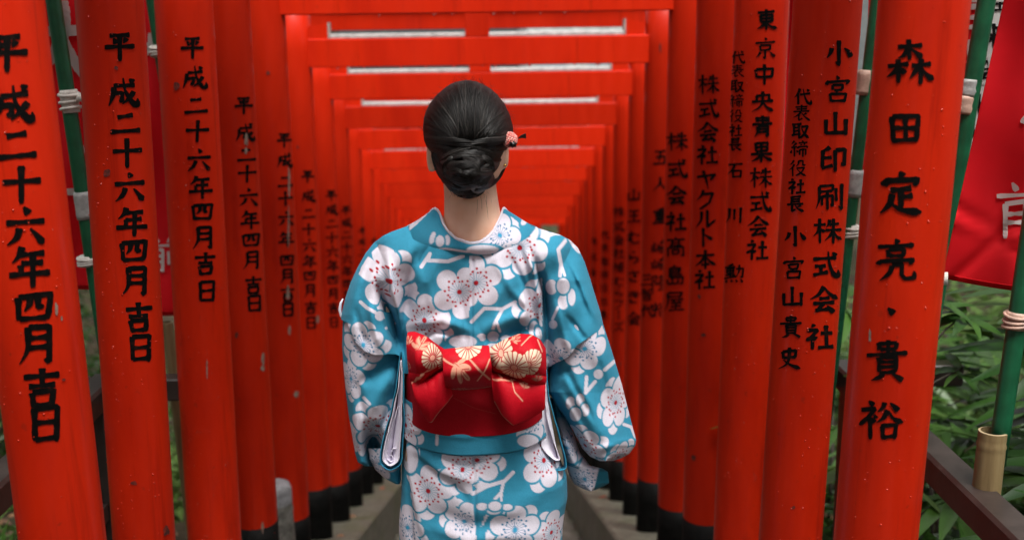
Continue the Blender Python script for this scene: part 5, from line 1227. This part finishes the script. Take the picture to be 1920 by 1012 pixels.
# ------------------------------------------------------------------ banners on green poles
def banner(label, pole, Yp, rp, cloth, Yc, texts=(), ties=(), strip=None, seed=0, wave=.012, ysize=None, cat='banner', crease=.0):
    (x0, y0), (x1, y1) = pole; vx, vy = (x1-x0)/(y1-y0), 1.0
    ya, yb = ysize or (-420, 1150); pa, pb = (x0+vx*(ya-y0), ya), (x0+vx*(yb-y0), yb)
    A, B = atY(*pa, Yp), atY(*pb, Yp); org = B
    e = empty('banner_flag', tuple(org), label, cat, 'red shrine banners on green poles')
    mb = MB(org); n = 14; mb.tube([A+(B-A)*i/n for i in range(n+1)], rp, 14); mb.obj('pole', M['green'], e)
    if cloth:
        (tl, tr, br, bl) = [np.array(q, float) for q in cloth]; n, m = 40, 60
        u = np.linspace(0, 1, n)[None, :, None]; v = np.linspace(0, 1, m)[:, None, None]
        Q = (tl*(1-u)+tr*u)*(1-v)+(bl*(1-u)+br*u)*v
        ph = seed*1.3
        def Yf(px, py): return Yc+wave*np.sin(px*.045+py*.012+ph)+wave*.6*np.sin(px*.02-py*.021+ph*2)+(crease*np.exp(-((py-.62*px+720)/16)**2)-crease*np.exp(-((py-.35*px+215)/11)**2)+crease*.8*np.exp(-((py+.9*px-2130)/14)**2))
        sag = np.sin(u[..., 0]*pi)*v[..., 0]**3*2
        P = atY(Q[..., 0], Q[..., 1]+sag, Yf(Q[..., 0], Q[..., 1]))
        V, Fc = solid_sheet(P, -.0012); mesh('cloth', V-org, Fc, M['banner'], e)
        # stitched hem
        hem = atY(Q[-1, :, 0], Q[-1, :, 1]-9+sag[-1], Yf(Q[-1, :, 0], Q[-1, :, 1])-.0022); mb = MB(org); mb.tube(hem, .0012, 5); mb.obj('hem', M['banner'], e)
        if strip:
            a, b = strip; U = np.linspace(a, b, 10)[None, :, None]; v2 = np.linspace(0, strip_end.get(label, 1), 50)[:, None, None]; Q2 = (tl*(1-U)+tr*U)*(1-v2)+(bl*(1-U)+br*U)*v2
            P2_ = atY(Q2[..., 0], Q2[..., 1], Yf(Q2[..., 0], Q2[..., 1])-.003); V, Fc = solid_sheet(P2_, -.001); mesh('white_strip', V-org, Fc, M['banner_white'], e)
        for (chars, mt, wd) in texts:
            for one in chars: mb = MB(org); write(mb, [one], lambda px, py, k: tuple(atY(px, py, Yf(px, py)-.0050-.0002*(k % 6))), wd, seed+3, .02); mb.obj('printed_character', M[mt], e, smooth=False)
    for (px, py, w_, h_, mt, nm) in ties:
        c = atY(px, py, Yp); ax = (A-B)/np.linalg.norm(A-B); L = h_*Yp/F; mb = MB(org); rr = random.Random(int(px+py)); n = 7
        mb.tube([c+ax*L*(i/(n-1)-.5) for i in range(n)], [rp*(1.12+.10*rr.random()) if 0 < i < n-1 else rp*1.12 for i in range(n)], 16)
        if nm == 'tie':
            for k in range(3): mb.tube([c+ax*L*(.3-.3*k)+np.array([cos(a)*rp*1.3, sin(a)*rp*1.3, .003*sin(a+k)]) for a in np.linspace(0, 2*pi, 17)], .0035, 6)
            t0 = c+np.array([rp, -rp*.5, 0]); 
            mb.tube([t0, t0+np.array([.012, -.006, .010]), t0+np.array([.022, -.006, .004]), t0+np.array([.028, -.005, -.010])], [.004, .009, .010, .003], 7)
        mb.obj({'tie': 'cloth_tie', 'tape': 'tape_wrap'}[nm], M[mt], e)
    return e
strip_end = {}
banner('red banner with white letter fragments between the two leftmost pillars', ((100, 0), (172, 480)), 2.60, .0168, [(52, -300), (210, -300), (240, 541), (124, 541)], 2.66,
       [([('大', 116, 90, 190), ('山', 150, 320, 110)], 'banner_white', 15)],
       [(131, 190, 34, 42, 'tie', 'tie'), (157, 385, 28, 52, 'tape', 'tape'), (165, 489, 20, 20, 'tie', 'tie')], seed=1)
banner('red banner seen as a narrow strip between the second and third left pillars', ((284, 0), (322, 240)), 3.20, .0150, [(250, -250), (322, -250), (352, 590), (262, 590)], 3.27,
       [([('大', 282, 95, 70), ('前', 306, 478, 66)], 'banner_white', 14)], [(296, 96, 26, 22, 'tie', 'tie')], seed=2)
banner('bright red banner strip between the second and third right pillars', ((1438, 0), (1420, 300)), 3.45, .0150, [(1430, -250), (1510, -250), (1494, 522), (1410, 522)], 3.40,
       [([('山', 1452, 75, 52), ('前', 1446, 230, 46)], 'banner_white', 14)], seed=3)
banner('thin green banner pole in front of white sky between the nearest two right pillars', ((1632, 100), (1578, 545)), 2.75, .0150, [(1640, -300), (1760, -300), (1720, 432), (1612, 432)], 2.83, (),
       [(1620, 155, 24, 46, 'tape_beige', 'tape'), (1604, 344, 26, 52, 'tape', 'tape'), (1598, 434, 24, 26, 'tie', 'tie')], seed=4)
_l = 'dark green pole with a red and white lettered banner right beside the nearest right pillar'; strip_end[_l] = .89
banner(_l, ((1850, 0), (1792, 338)), 2.40, .0185, [(1800, -300), (1950, -300), (1806, 415), (1710, 415)], 2.47,
       [([('前', 1838, 30, 110), ('山', 1822, 120, 100)], 'banner_white', 15), ([('由', 1875, 5, 36), ('来', 1863, 66, 44), ('会', 1850, 132, 38), ('米', 1836, 195, 38), ('山', 1826, 243, 36), ('以', 1818, 281, 32), ('米', 1810, 316, 34), ('酒', 1803, 352, 34)], 'ink', 15)],
       [(1814, 165, 42, 32, 'tape', 'tape'), (1807, 197, 40, 34, 'tape_beige', 'tape')], strip=(.76, .995), seed=5, wave=.004) if '来' in CH else None
e_c = banner('large red banner with white letters hanging from a green pole at the right edge', ((1927, 470), (1876, 815)), 2.02, .0175, [(1909, -120), (2045, -260), (1925, 548), (1766, 521)], 2.10,
       [([('前', 1924, 395, 108), ('宮', 1965, 250, 110)], 'banner_white', 13)], [(1907, 600, 40, 34, 'tape_beige', 'tie')], seed=6, wave=.008, crease=.010, ysize=(-420, 870))
_o = np.array(e_c.location); _q = np.array([[atY(x, y, 2.092) for x in (1759, 1768, 1777)] for y in (510, 522, 534)]); V, Fc = solid_sheet(_q, -.0012); mesh('corner_tape', V-_o, Fc, M['tie'], e_c)
# bamboo holder at the foot of that pole, and the bamboo stake on the left
def bamboo(label, a, b, r, wall, nodes, cat):
    a, b = np.asarray(a), np.asarray(b); e = empty('bamboo_' + cat, tuple(b), label, 'bamboo ' + cat)
    mb = MB(b); n = 24; P = []; Rr = []
    for i in range(n+1):
        t = i/n; P.append(a+(b-a)*t); k = min([abs(t-q) for q in nodes]) if nodes else 1; Rr.append(r*(1+.10*math.exp(-(k/.012)**2)-.03*math.exp(-(k/.05)**2)))
    mb.tube(P, Rr, 20, caps=False); ax = (a-b)/np.linalg.norm(a-b)
    ri = r-wall; up = [a, a-ax*.10]; base = len(mb.V); mb.tube([a-ax*.10, a], [ri, ri], 20, caps=False)
    mb.obj('culm', M['bamboo'], e)
    mb = MB(b); sd = np.cross(ax, [0, 1, 0]); sd /= np.linalg.norm(sd); q = np.cross(ax, sd); V = []
    for k in range(20): c_, s_ = cos(2*pi*k/20), sin(2*pi*k/20); V += [a+(sd*c_+q*s_)*r, a+(sd*c_+q*s_)*ri+ax*.0008]
    mb.add(V, [(2*k, 2*((k+1) % 20), 2*((k+1) % 20)+1, 2*k+1) for k in range(20)]); mb.obj('cut_rim', M['bamboo_pale'], e)
    return e
bamboo('short bamboo holder with a dark green pole standing in it, lower right', atY(1862, 808, 2.02), atY(1845, 958, 2.02), .0265, .004, [.16], 'holder')
bamboo('tall bamboo pole with open top between the second and third left pillars', atY(313, 604, 2.95), atY(382, 1180, 2.95), .0150, .0025, [.36, .72, .05], 'pole')

# ------------------------------------------------------------------ small things at the foot of the pillars
pt = atY(513, 905, 3.57); zb = curb_z(3.57)
e = empty('stone_post', (pt[0], 3.57, zb), 'weathered round stone post with pale top between the fourth and fifth left pillars', 'stone post')
hh = pt[2]-zb; mb = MB((pt[0], 3.57, zb)); n = 22
prof = [(.062, -.05), (.062, hh*.3), (.058, hh*.75), (.056, hh*.93), (.050, hh*.985), (.036, hh)]
V = []; 
for (r_, z_) in prof: V += [(pt[0]+r_*cos(2*pi*k/n), 3.57+r_*sin(2*pi*k/n), zb+z_) for k in range(n)]
mb.add(V, [(i*n+k, i*n+(k+1) % n, (i+1)*n+(k+1) % n, (i+1)*n+k) for i in range(len(prof)-1) for k in range(n)]+[tuple((len(prof)-1)*n+k for k in range(n))]); mb.obj('shaft', M['granite'], e)
V, Fc = [], []
for (r_, z_) in [(.0585, hh*.80), (.0575, hh*.935), (.0515, hh*.988), (.036, hh+.002), (.001, hh+.003)]: V += [(r_*cos(2*pi*k/n), r_*sin(2*pi*k/n), z_) for k in range(n)]
Fc = [(i*n+k, i*n+(k+1) % n, (i+1)*n+(k+1) % n, (i+1)*n+k) for i in range(4) for k in range(n)]
mesh('pale_cap', V, Fc, M['whitestone'], e)
q = atY(549, 992, 3.50); q[2] = max(q[2], curb_z(3.5)+.02); bm_ = MB((q[0], q[1], curb_z(3.5))); bm_.ball((q[0], q[1], curb_z(3.5)+.045), .034, 16, 10, (1, 1, 1.4))
o = bm_.obj('white_stone', M['whitestone']); o.location = (q[0], q[1], curb_z(3.5)); tag(o, 'small white rounded stone at the foot of the stone post', 'stone')

def leaf_mesh(name, L, W, n=6, curl=.15, m=None, point=1.0):
    V = []; Fc = []
    for i in range(n+1):
        t = i/n; ww = W*.5*(sin(pi*min(1, t*.94+.03)**.8)**point); z = -curl*L*t*t
        V += [(-ww, t*L, z+ww*.25), (0, t*L, z), (ww, t*L, z+ww*.25)]
    for i in range(n):
        for k in range(2): Fc.append((i*3+k, i*3+k+1, (i+1)*3+k+1, (i+1)*3+k))
    return V, Fc
rl = random.Random(21)
LV, LF = leaf_mesh('', .055, .034, 5, .1); lme = {}
for nm, mt in (('red', 'leaf_red'), ('brown', 'leaf_brown')):
    o = mesh('x', LV, LF, M[mt]); lme[nm] = o.data; bpy.data.objects.remove(o)
k = 0
for (px, py, c, lab) in [(1136, 932, 'red', 'orange fallen leaf on the right kerb beside the black pillar base'), (1128, 912, 'red', 'small orange fallen leaf just below the cuff of the right sleeve'), (656, 966, 'brown', 'orange-brown fallen leaf nearest the camera side of the left kerb'),
                          (640, 1002, 'brown', 'dark brown fallen leaf at the bottom edge on the left kerb'), (722, 915, 'red', 'tiny reddish fallen leaf on the left kerb beside the sleeve'), (1062, 936, 'red', 'red fallen leaf on the stairs right beside the kimono hem'), (1056, 1000, 'red', 'reddish fallen leaf on the steps at the bottom edge')]:
    lo, hi = 1.5, 12.0
    onst = 'stair' in lab or 'steps' in lab
    for _ in range(60):
        md = (lo+hi)/2; p_ = atY(px, py, md); zt = curb_z(md)+.004 if not onst else FEET_Z-math.floor((md-1.9)/TR)*RI+.004
        if p_[2] > zt: lo = md
        else: hi = md
    p_ = atY(px, py, lo); o = link('fallen_leaf', lme[c], None, (p_[0], p_[1], p_[2]+.004), (-.30 if not onst else 0, .05, rl.uniform(0, 6.28))); tag(o, lab, 'fallen leaf', 'fallen leaves on kerbs and stairs')

# ------------------------------------------------------------------ plants
rp = random.Random(5); nr = np.random.default_rng(5)
def scatter_leaves(Pc, size, mt, name, parent, kind=None, aspect=.45, flat=.3):
    """many small leaves as one mesh (two folded halves each)"""
    n = len(Pc); d = nr.normal(0, 1, (n, 3)); d[:, 2] *= .6; d /= np.linalg.norm(d, axis=1, keepdims=True); u_ = nr.normal(0, 1, (n, 3)); u_[:, 2] += flat*4
    s = np.cross(d, u_); s /= np.linalg.norm(s, axis=1, keepdims=True)+1e-9; up = np.cross(s, d); L = size*nr.uniform(.6, 1.3, (n, 1)); W = L*aspect*.5
    a = Pc; b = Pc+d*L*.5+s*W+up*L*.06; c = Pc+d*L-up*L*.06; e = Pc+d*L*.5-s*W+up*L*.06; m_ = Pc+d*L*.5
    V = np.stack([a, b, c, e, m_], 1).reshape(-1, 3); i = (np.arange(n)*5)[:, None]
    Fc = np.concatenate([i+np.array([[0, 1, 4]]), i+np.array([[1, 2, 4]]), i+np.array([[2, 3, 4]]), i+np.array([[3, 0, 4]])])
    return mesh(name, V, Fc, mt, parent, smooth=False, kind=kind)
def gz1(x, y): return float(ground_z(np.array(x), np.array(y)))
# fan palms
fr = {}
for v in range(4):
    V = []; Fc = []; q = random.Random(v); nl = 8+v % 3
    mb = MB(); mb.tube([(0, 0, 0), (0, .12, .03), (0, .25, .03)], [.004, .0035, .003], 5)
    for k in range(nl):
        a = -1.35+2.7*k/(nl-1)+q.uniform(-.06, .06); L = .30*(1-.22*abs(a)/1.35)*q.uniform(.9, 1.1); lv, lf = leaf_mesh('', L, .046, 6, .22+.25*q.random(), None, .75)
        ca, sa = cos(a), sin(a); mb.add([(x*ca+y*sa, .25-x*sa+y*ca, z+.03) for (x, y, z) in lv], lf)
    o = mb.obj('x', M[['leaf', 'leaf_dark', 'leaf', 'leaf_light'][v]]); fr[v] = o.data; bpy.data.objects.remove(o)
PALMS = [(1.45, 2.35, .55), (1.62, 3.0, .75), (1.75, 2.45, .80), (2.05, 3.3, 1.0), (1.55, 3.9, .85), (2.3, 2.7, .95), (2.5, 4.1, 1.25), (1.38, 1.75, .35), (1.85, 5.0, 1.0), (2.9, 3.3, 1.3), (1.35, 3.15, .50), (3.2, 4.8, 1.5), (1.5, 4.6, .6), (1.7, 1.9, .62), (2.0, 2.2, .85)]
PL = ['nearest the bamboo holder', 'behind the level handrail', 'under the large banner', 'tall, in the middle of the thicket', 'in the gap right of the second right pillar', 'spreading under the right banner', 'tall, behind the thicket', 'low, at the bottom right corner', 'far back behind the pillars', 'tall, at the right edge', 'low, behind the nearest right pillar', 'tallest, far back on the right', 'low and far, beside the right kerb', 'with drooping leaves by the handrail', 'beside the green pole']
for (x, y, h), lab in zip(PALMS, PL):
    z = gz1(x, y); e = empty('fan_palm', (x, y, z), 'dark green fan palm ' + lab, 'palm', 'fan palms on the right slope')
    mb = MB()
    nf = 11 if h > .5 else 9; hs_ = []
    for k in range(nf):
        hh = h*rp.uniform(.25, 1.0); az = rp.uniform(0, 2*pi); r_ = rp.uniform(.02, .12); hs_.append((r_*cos(az), r_*sin(az), hh, az))
    for k in range(3): mb.tube([(.03*k-.03, 0, -.05), (.03*k-.03+.01, .02*k, h*.5), (.06*(k-1), .03*k, h*.95)], [.010, .009, .006], 6)
    mb.obj('stem', M['bark'], e)
    for (dx, dy, hh, az) in hs_:
        link('frond', fr[rp.randrange(4)], e, (dx, dy, hh), (rp.uniform(.0, .65), rp.uniform(-.25, .25), az-pi/2), (rp.uniform(.85, 1.25),)*3)
# leafy shrub close behind the nearest right pillar
b0 = atY(1655, 860, 2.62); b1 = atY(1735, 660, 2.62); b2 = atY(1762, 560, 2.66); zg = gz1(b0[0], 2.62)
e = empty('leafy_shrub', (b0[0], 2.62, zg), 'thin stemmed shrub with long glossy leaves right of the nearest right pillar', 'shrub')
mb = MB((b0[0], 2.62, zg)); stem = [np.array([b0[0], 2.62, zg-.03]), b0, (b0+b1)/2+[.005, 0, .01], b1, b2]; mb.tube(stem, [.007, .006, .005, .004, .002], 7)
tw = [(b1, atY(1675, 578, 2.60)), (b1, atY(1812, 588, 2.64)), ((b0+b1)/2, atY(1650, 700, 2.6)), ((b0+b1)/2, atY(1800, 690, 2.66))]
for a, b in tw: mb.tube([a, (a+b)/2+[0, 0, .01], b], [.0035, .003, .0015], 6)
mb.obj('stem', M['bark'], e)
lvs = []
for v in range(3):
    V, Fc = leaf_mesh('', .085, .026, 7, .25+.2*v, None, .9); o = mesh('x', V, Fc, M['leaf']); lvs.append(o.data); bpy.data.objects.remove(o)
for tip in [b2]+[b for a, b in tw]:
    for k in range(8):
        a = 2*pi*k/8+rp.uniform(-.3, .3); p_ = tip-np.array([b0[0], 2.62, zg])+np.array([0, 0, -.004*k])
        link('leaf', lvs[k % 3], e, tuple(p_), (rp.uniform(-.15, .5), rp.uniform(-.4, .4), a), (rp.uniform(.8, 1.25),)*3)
# bushes
def clump_points(n, c, r, ncl=14, fill=.32):
    C_ = nr.normal(0, 1, (ncl, 3)); C_ /= np.linalg.norm(C_, axis=1, keepdims=True); C_ *= nr.uniform(.35, 1.0, (ncl, 1)); k = nr.integers(0, ncl, n)
    return (C_[k]+nr.normal(0, fill, (n, 3)))*np.array(r)+np.array(c)
BUSH = [(-1.3, 17.6, 1.1, 1.6, 'leaf', 'bush beyond the foot of the stairs on the left'), (1.5, 18.2, 1.2, 1.8, 'leaf_dark', 'dark bush beyond the foot of the stairs on the right'), (.2, 20.5, 1.6, 2.4, 'leaf_light', 'light bush straight beyond the foot of the stairs'), (-4.3, 10.5, 1.3, 1.8, 'leaf', 'big green bush down the left slope'), (-5.6, 14.5, 1.6, 2.2, 'leaf_dark', 'big dark bush far down the left slope'), (-3.3, 9.3, 1.0, 1.3, 'leaf_light', 'light green bush down the left slope'), (-7.6, 19.5, 2.4, 3.2, 'leaf', 'spreading bush at the foot of the left slope'), (-6.0, 9.0, 1.4, 1.9, 'leaf_dark', 'dark bush below the tall left tree'), (-1.9, 3.3, .42, .45, 'leaf', 'low green bush just behind the left handrail'), (-2.6, 5.6, .8, 1.1, 'leaf_dark', 'tall dark bush behind the left banners'), (-2.3, 4.2, .45, .45, 'leaf_light', 'low bright green bush between the two leftmost pillars'), (-1.75, 5.2, .4, .35, 'leaf_light', 'low bright green bush behind the bamboo pole'), (-3.4, 5.5, .8, .8, 'leaf', 'round green bush on the left bank'), (-4.6, 4.0, .9, 1.0, 'leaf_dark', 'dark bush on the left bank'), (-2.6, 7.5, .8, .8, 'leaf', 'green bush far down the left bank'), (-1.5, 7.0, .4, .5, 'leaf_light', 'small bush beside the left kerb far down'),
        (3.4, 2.6, .9, 1.0, 'leaf_dark', 'dark bush behind the palms at the right edge'), (3.6, 4.2, 1.0, 1.3, 'leaf', 'broad bush behind the palms'), (2.7, 5.6, .9, 1.2, 'leaf_light', 'light green bush far back between the right pillars'), (4.8, 5.6, 1.4, 1.8, 'leaf_dark', 'tall dark bush far back on the right'), (2.2, 7.2, .9, 1.1, 'leaf', 'bush far down the right bank'), (1.6, 6.2, .45, .5, 'leaf_light', 'small bush beside the right kerb far down'), (5.2, 3.0, 1.2, 1.7, 'leaf', 'tall bush at the far right')]
for i, (x, y, r_, h, mt, lab) in enumerate(BUSH):
    z = gz1(x, y); e = empty('bush', (x, y, z), lab, 'bush', 'bushes on the banks')
    scatter_leaves(clump_points(1700, (0, 0, h*.5), (r_*.8, r_*.8, h*.48)), .075, M[mt], 'foliage', e)
    mb = MB(); [mb.tube([(0, 0, -.05), (.1*cos(k*2.1), .1*sin(k*2.1), h*.3), (r_*.5*cos(k*2.1), r_*.5*sin(k*2.1), h*.7)], [.02, .015, .006], 6) for k in range(4)]; mb.obj('stem', M['bark'], e)
# trees
def tree(x, y, h, cr, mt, lab, n=4200, lean=0.0, leaf=.16, cz=.72):
    z = gz1(x, y); e = empty('tree', (x, y, z), lab, 'tree', 'trees round the torii tunnel'); q = random.Random(int(x*10+y)); mb = MB(); tr = .05+.018*h
    P = [(0, 0, -.2), (.04+lean*.1, .02, h*.15), (lean*.4, .05, h*.45), (lean*.8, .0, h*.75), (lean, .05, h*.97)]; mb.tube(P, [tr*1.35, tr, tr*.8, tr*.5, tr*.12], 10)
    for k in range(9):
        a = k*2.4; t = .40+.05*k; b0_ = np.array([lean*.8*t, 0, h*t]); tip = b0_+np.array([cos(a)*cr*.75, sin(a)*cr*.75, h*.16]); mb.tube([b0_, (b0_+tip)/2+[0, 0, .1], tip], [tr*.4, tr*.22, tr*.06], 6)
    mb.obj('trunk', M['bark'], e)
    scatter_leaves(clump_points(n, (lean*.8, 0, h*cz), (cr*.85, cr*.85, h*.27), 26, .20), leaf, M[mt], 'crown', e)
TREES = [(-4.5, 8.0, 7.0, 2.6, 'leaf_dark', 'dark tree down the left slope'), (-6.5, 3.5, 8.0, 3.0, 'leaf', 'tree on the left bank'), (-6.0, 13.5, 8.0, 2.8, 'leaf_light', 'pale tree far down the left slope'), (-8.5, 9.0, 9.0, 3.5, 'leaf_dark', 'tall dark tree at the far left'),
         (4.2, 7.6, 6.0, 2.2, 'leaf', 'tree behind the right pillars with sky around it'), (6.8, 4.2, 7.5, 2.6, 'leaf_dark', 'dark tree behind the large red banner'), (7.2, 9.5, 8.5, 3.0, 'leaf_light', 'pale tree far back on the right'), (6.4, 14.0, 8.0, 2.6, 'leaf_dark', 'dark tree at the far end on the right'),
         (-3.5, 26.0, 13.0, 4.0, 'leaf_light', 'tree beyond the end of the tunnel, left of the pale building'), (-4.5, 20.0, 8.5, 3.0, 'leaf_dark', 'dark tree beyond the tunnel on the left'), (11.0, 7.0, 10.0, 3.6, 'leaf', 'large tree at the far right')]
TREES += [(-2.7, 6.6, 4.2, 1.7, 'leaf_dark', 'low dark tree on the left bank behind the bamboo pole'), (-5.2, 6.2, 5.0, 2.2, 'leaf', 'middling tree on the left bank'), (-3.0, -4.5, 6.5, 2.8, 'leaf_dark', 'unseen dark tree added for shade behind the viewer, left of the stairs'), (3.2, -4.8, 6.5, 2.8, 'leaf_dark', 'unseen dark tree added for shade behind the viewer, right of the stairs'), (0.4, -8.0, 7.5, 3.2, 'leaf_dark', 'unseen broad dark tree added for shade up the slope behind the viewer'), (-3.0, 1.0, 5.5, 2.2, 'leaf', 'tree close beside the leftmost pillars'), (5.2, .2, 6.0, 2.2, 'leaf', 'tree close beside the path, right of the frame'), (-2.9, -1.6, 5.5, 2.2, 'leaf_dark', 'unseen tree added for shade left of the viewer'), (3.6, -3.4, 5.5, 2.2, 'leaf_dark', 'unseen tree added for shade right of the viewer'), (-3.3, 4.6, 6.0, 2.2, 'leaf_dark', 'shady tree behind the left banners')]  # trees behind and beside the viewer are unseen, added to block sky light
for t in TREES: tree(*t)
# fallen leaves and low cover nobody could count
def litter(name, n, xr, yr, size, mt, lift=.012):
    x = nr.uniform(*xr, n); y = nr.uniform(*yr, n); z = ground_z(x, y)+lift; 
    o = scatter_leaves(np.stack([x, y, z], 1), size, mt, name, None, 'stuff', .55, 3.0); return o
litter('leaf_litter', 5200, (-5.0, -.93), (1.2, 9.0), .055, M['litter']); litter('leaf_litter', 2600, (.93, 4.0), (1.0, 8.0), .055, M['litter'])
xg = nr.uniform(-4.5, -1.05, 700); yg = nr.uniform(2.6, 9, 700); k = np.sin(xg*2.2+1)*np.sin(yg*1.7) > -.1; xg, yg = xg[k], yg[k]
Pg = np.concatenate([np.stack([xg+nr.normal(0, .05, len(xg)), yg+nr.normal(0, .05, len(xg)), ground_z(xg, yg)+nr.uniform(.01, .12, len(xg))], 1) for _ in range(9)])
scatter_leaves(Pg, .07, M['grass'], 'ground_cover', None, 'stuff', .35, .2)
xg = nr.uniform(1.0, 4.5, 900); yg = nr.uniform(1.2, 8, 900)
Pg = np.concatenate([np.stack([xg+nr.normal(0, .06, 900), yg+nr.normal(0, .06, 900), ground_z(xg, yg)+nr.uniform(.02, .28, 900)], 1) for _ in range(10)])
scatter_leaves(Pg, .11, M['leaf'], 'ground_cover', None, 'stuff', .35, .2)
# small loose stones on the left bank
rs_ = [((-1.22, 2.05), .06), ((-1.10, 2.45), .05), ((-1.36, 3.2), .07), ((-1.18, 2.9), .045)]
RL = ['grey rock on the leafy ground between the two leftmost pillars', 'small grey rock among dead leaves left of the second left pillar', 'largest grey rock on the left bank behind the bamboo pole', 'smallest grey rock on the left bank near the bamboo pole']
for ((x, y), r_), lab in zip(rs_, RL):
    bm = bmesh.new(); bmesh.ops.create_icosphere(bm, subdivisions=3, radius=r_)
    for v in bm.verts: v.co = Vector((v.co.x*1.3, v.co.y, v.co.z*.7))*(1+.18*sin(v.co.x*40+x*9)*sin(v.co.y*47)+.08*sin(v.co.z*90))
    me = bpy.data.meshes.new('rock'); bm.to_mesh(me); bm.free(); me.materials.append(M['granite']); o = bpy.data.objects.new('rock', me); COL.objects.link(o); o.location = (x, y, gz1(x, y)+r_*.3); tag(o, lab, 'rock', 'rocks on the left bank')

# pale office buildings below the hill
def building(x0, x1, y, z0, z1, lab, cols, rows):
    e = empty('office_building', ((x0+x1)/2, y, z0), lab, 'building', 'pale buildings beyond the trees'); o0 = ((x0+x1)/2, y, z0)
    mb = MB(o0); mb.box((x0, y, z0), (x1, y+10, z1)); mb.obj('wall', M['render'], e, smooth=False)
    w_ = (x1-x0)/cols; h_ = (z1-z0)/rows; mb = MB(); mb.box((-w_*.28, -.03, -h_*.25), (w_*.28, .05, h_*.25)); o = mb.obj('x', M['pane'], smooth=False); me = o.data; bpy.data.objects.remove(o)
    for i in range(cols):
        for j in range(rows): link('window', me, e, ((i+.5)*w_-(x1-x0)/2, 0, (j+.5)*h_))
    mb = MB(o0); mb.box((x0-.3, y-.3, z1), (x1+.3, y+10.3, z1+.5)); mb.obj('roof', M['render'], e, smooth=False)
M['render'] = mat('white_render', rough=.8, build=stone((.34, .36, .35), (.46, .47, .46), 2, .01)); M['pane'] = mat('window_glass', base=(.30, .34, .36), rough=.1)
building(1.6, 13.0, 44, -12, 16, 'pale office building beyond the far end of the tunnel', 6, 10)
building(14.0, 30.0, 38, -12, 22, 'tall pale office building behind the trees on the right', 7, 12)
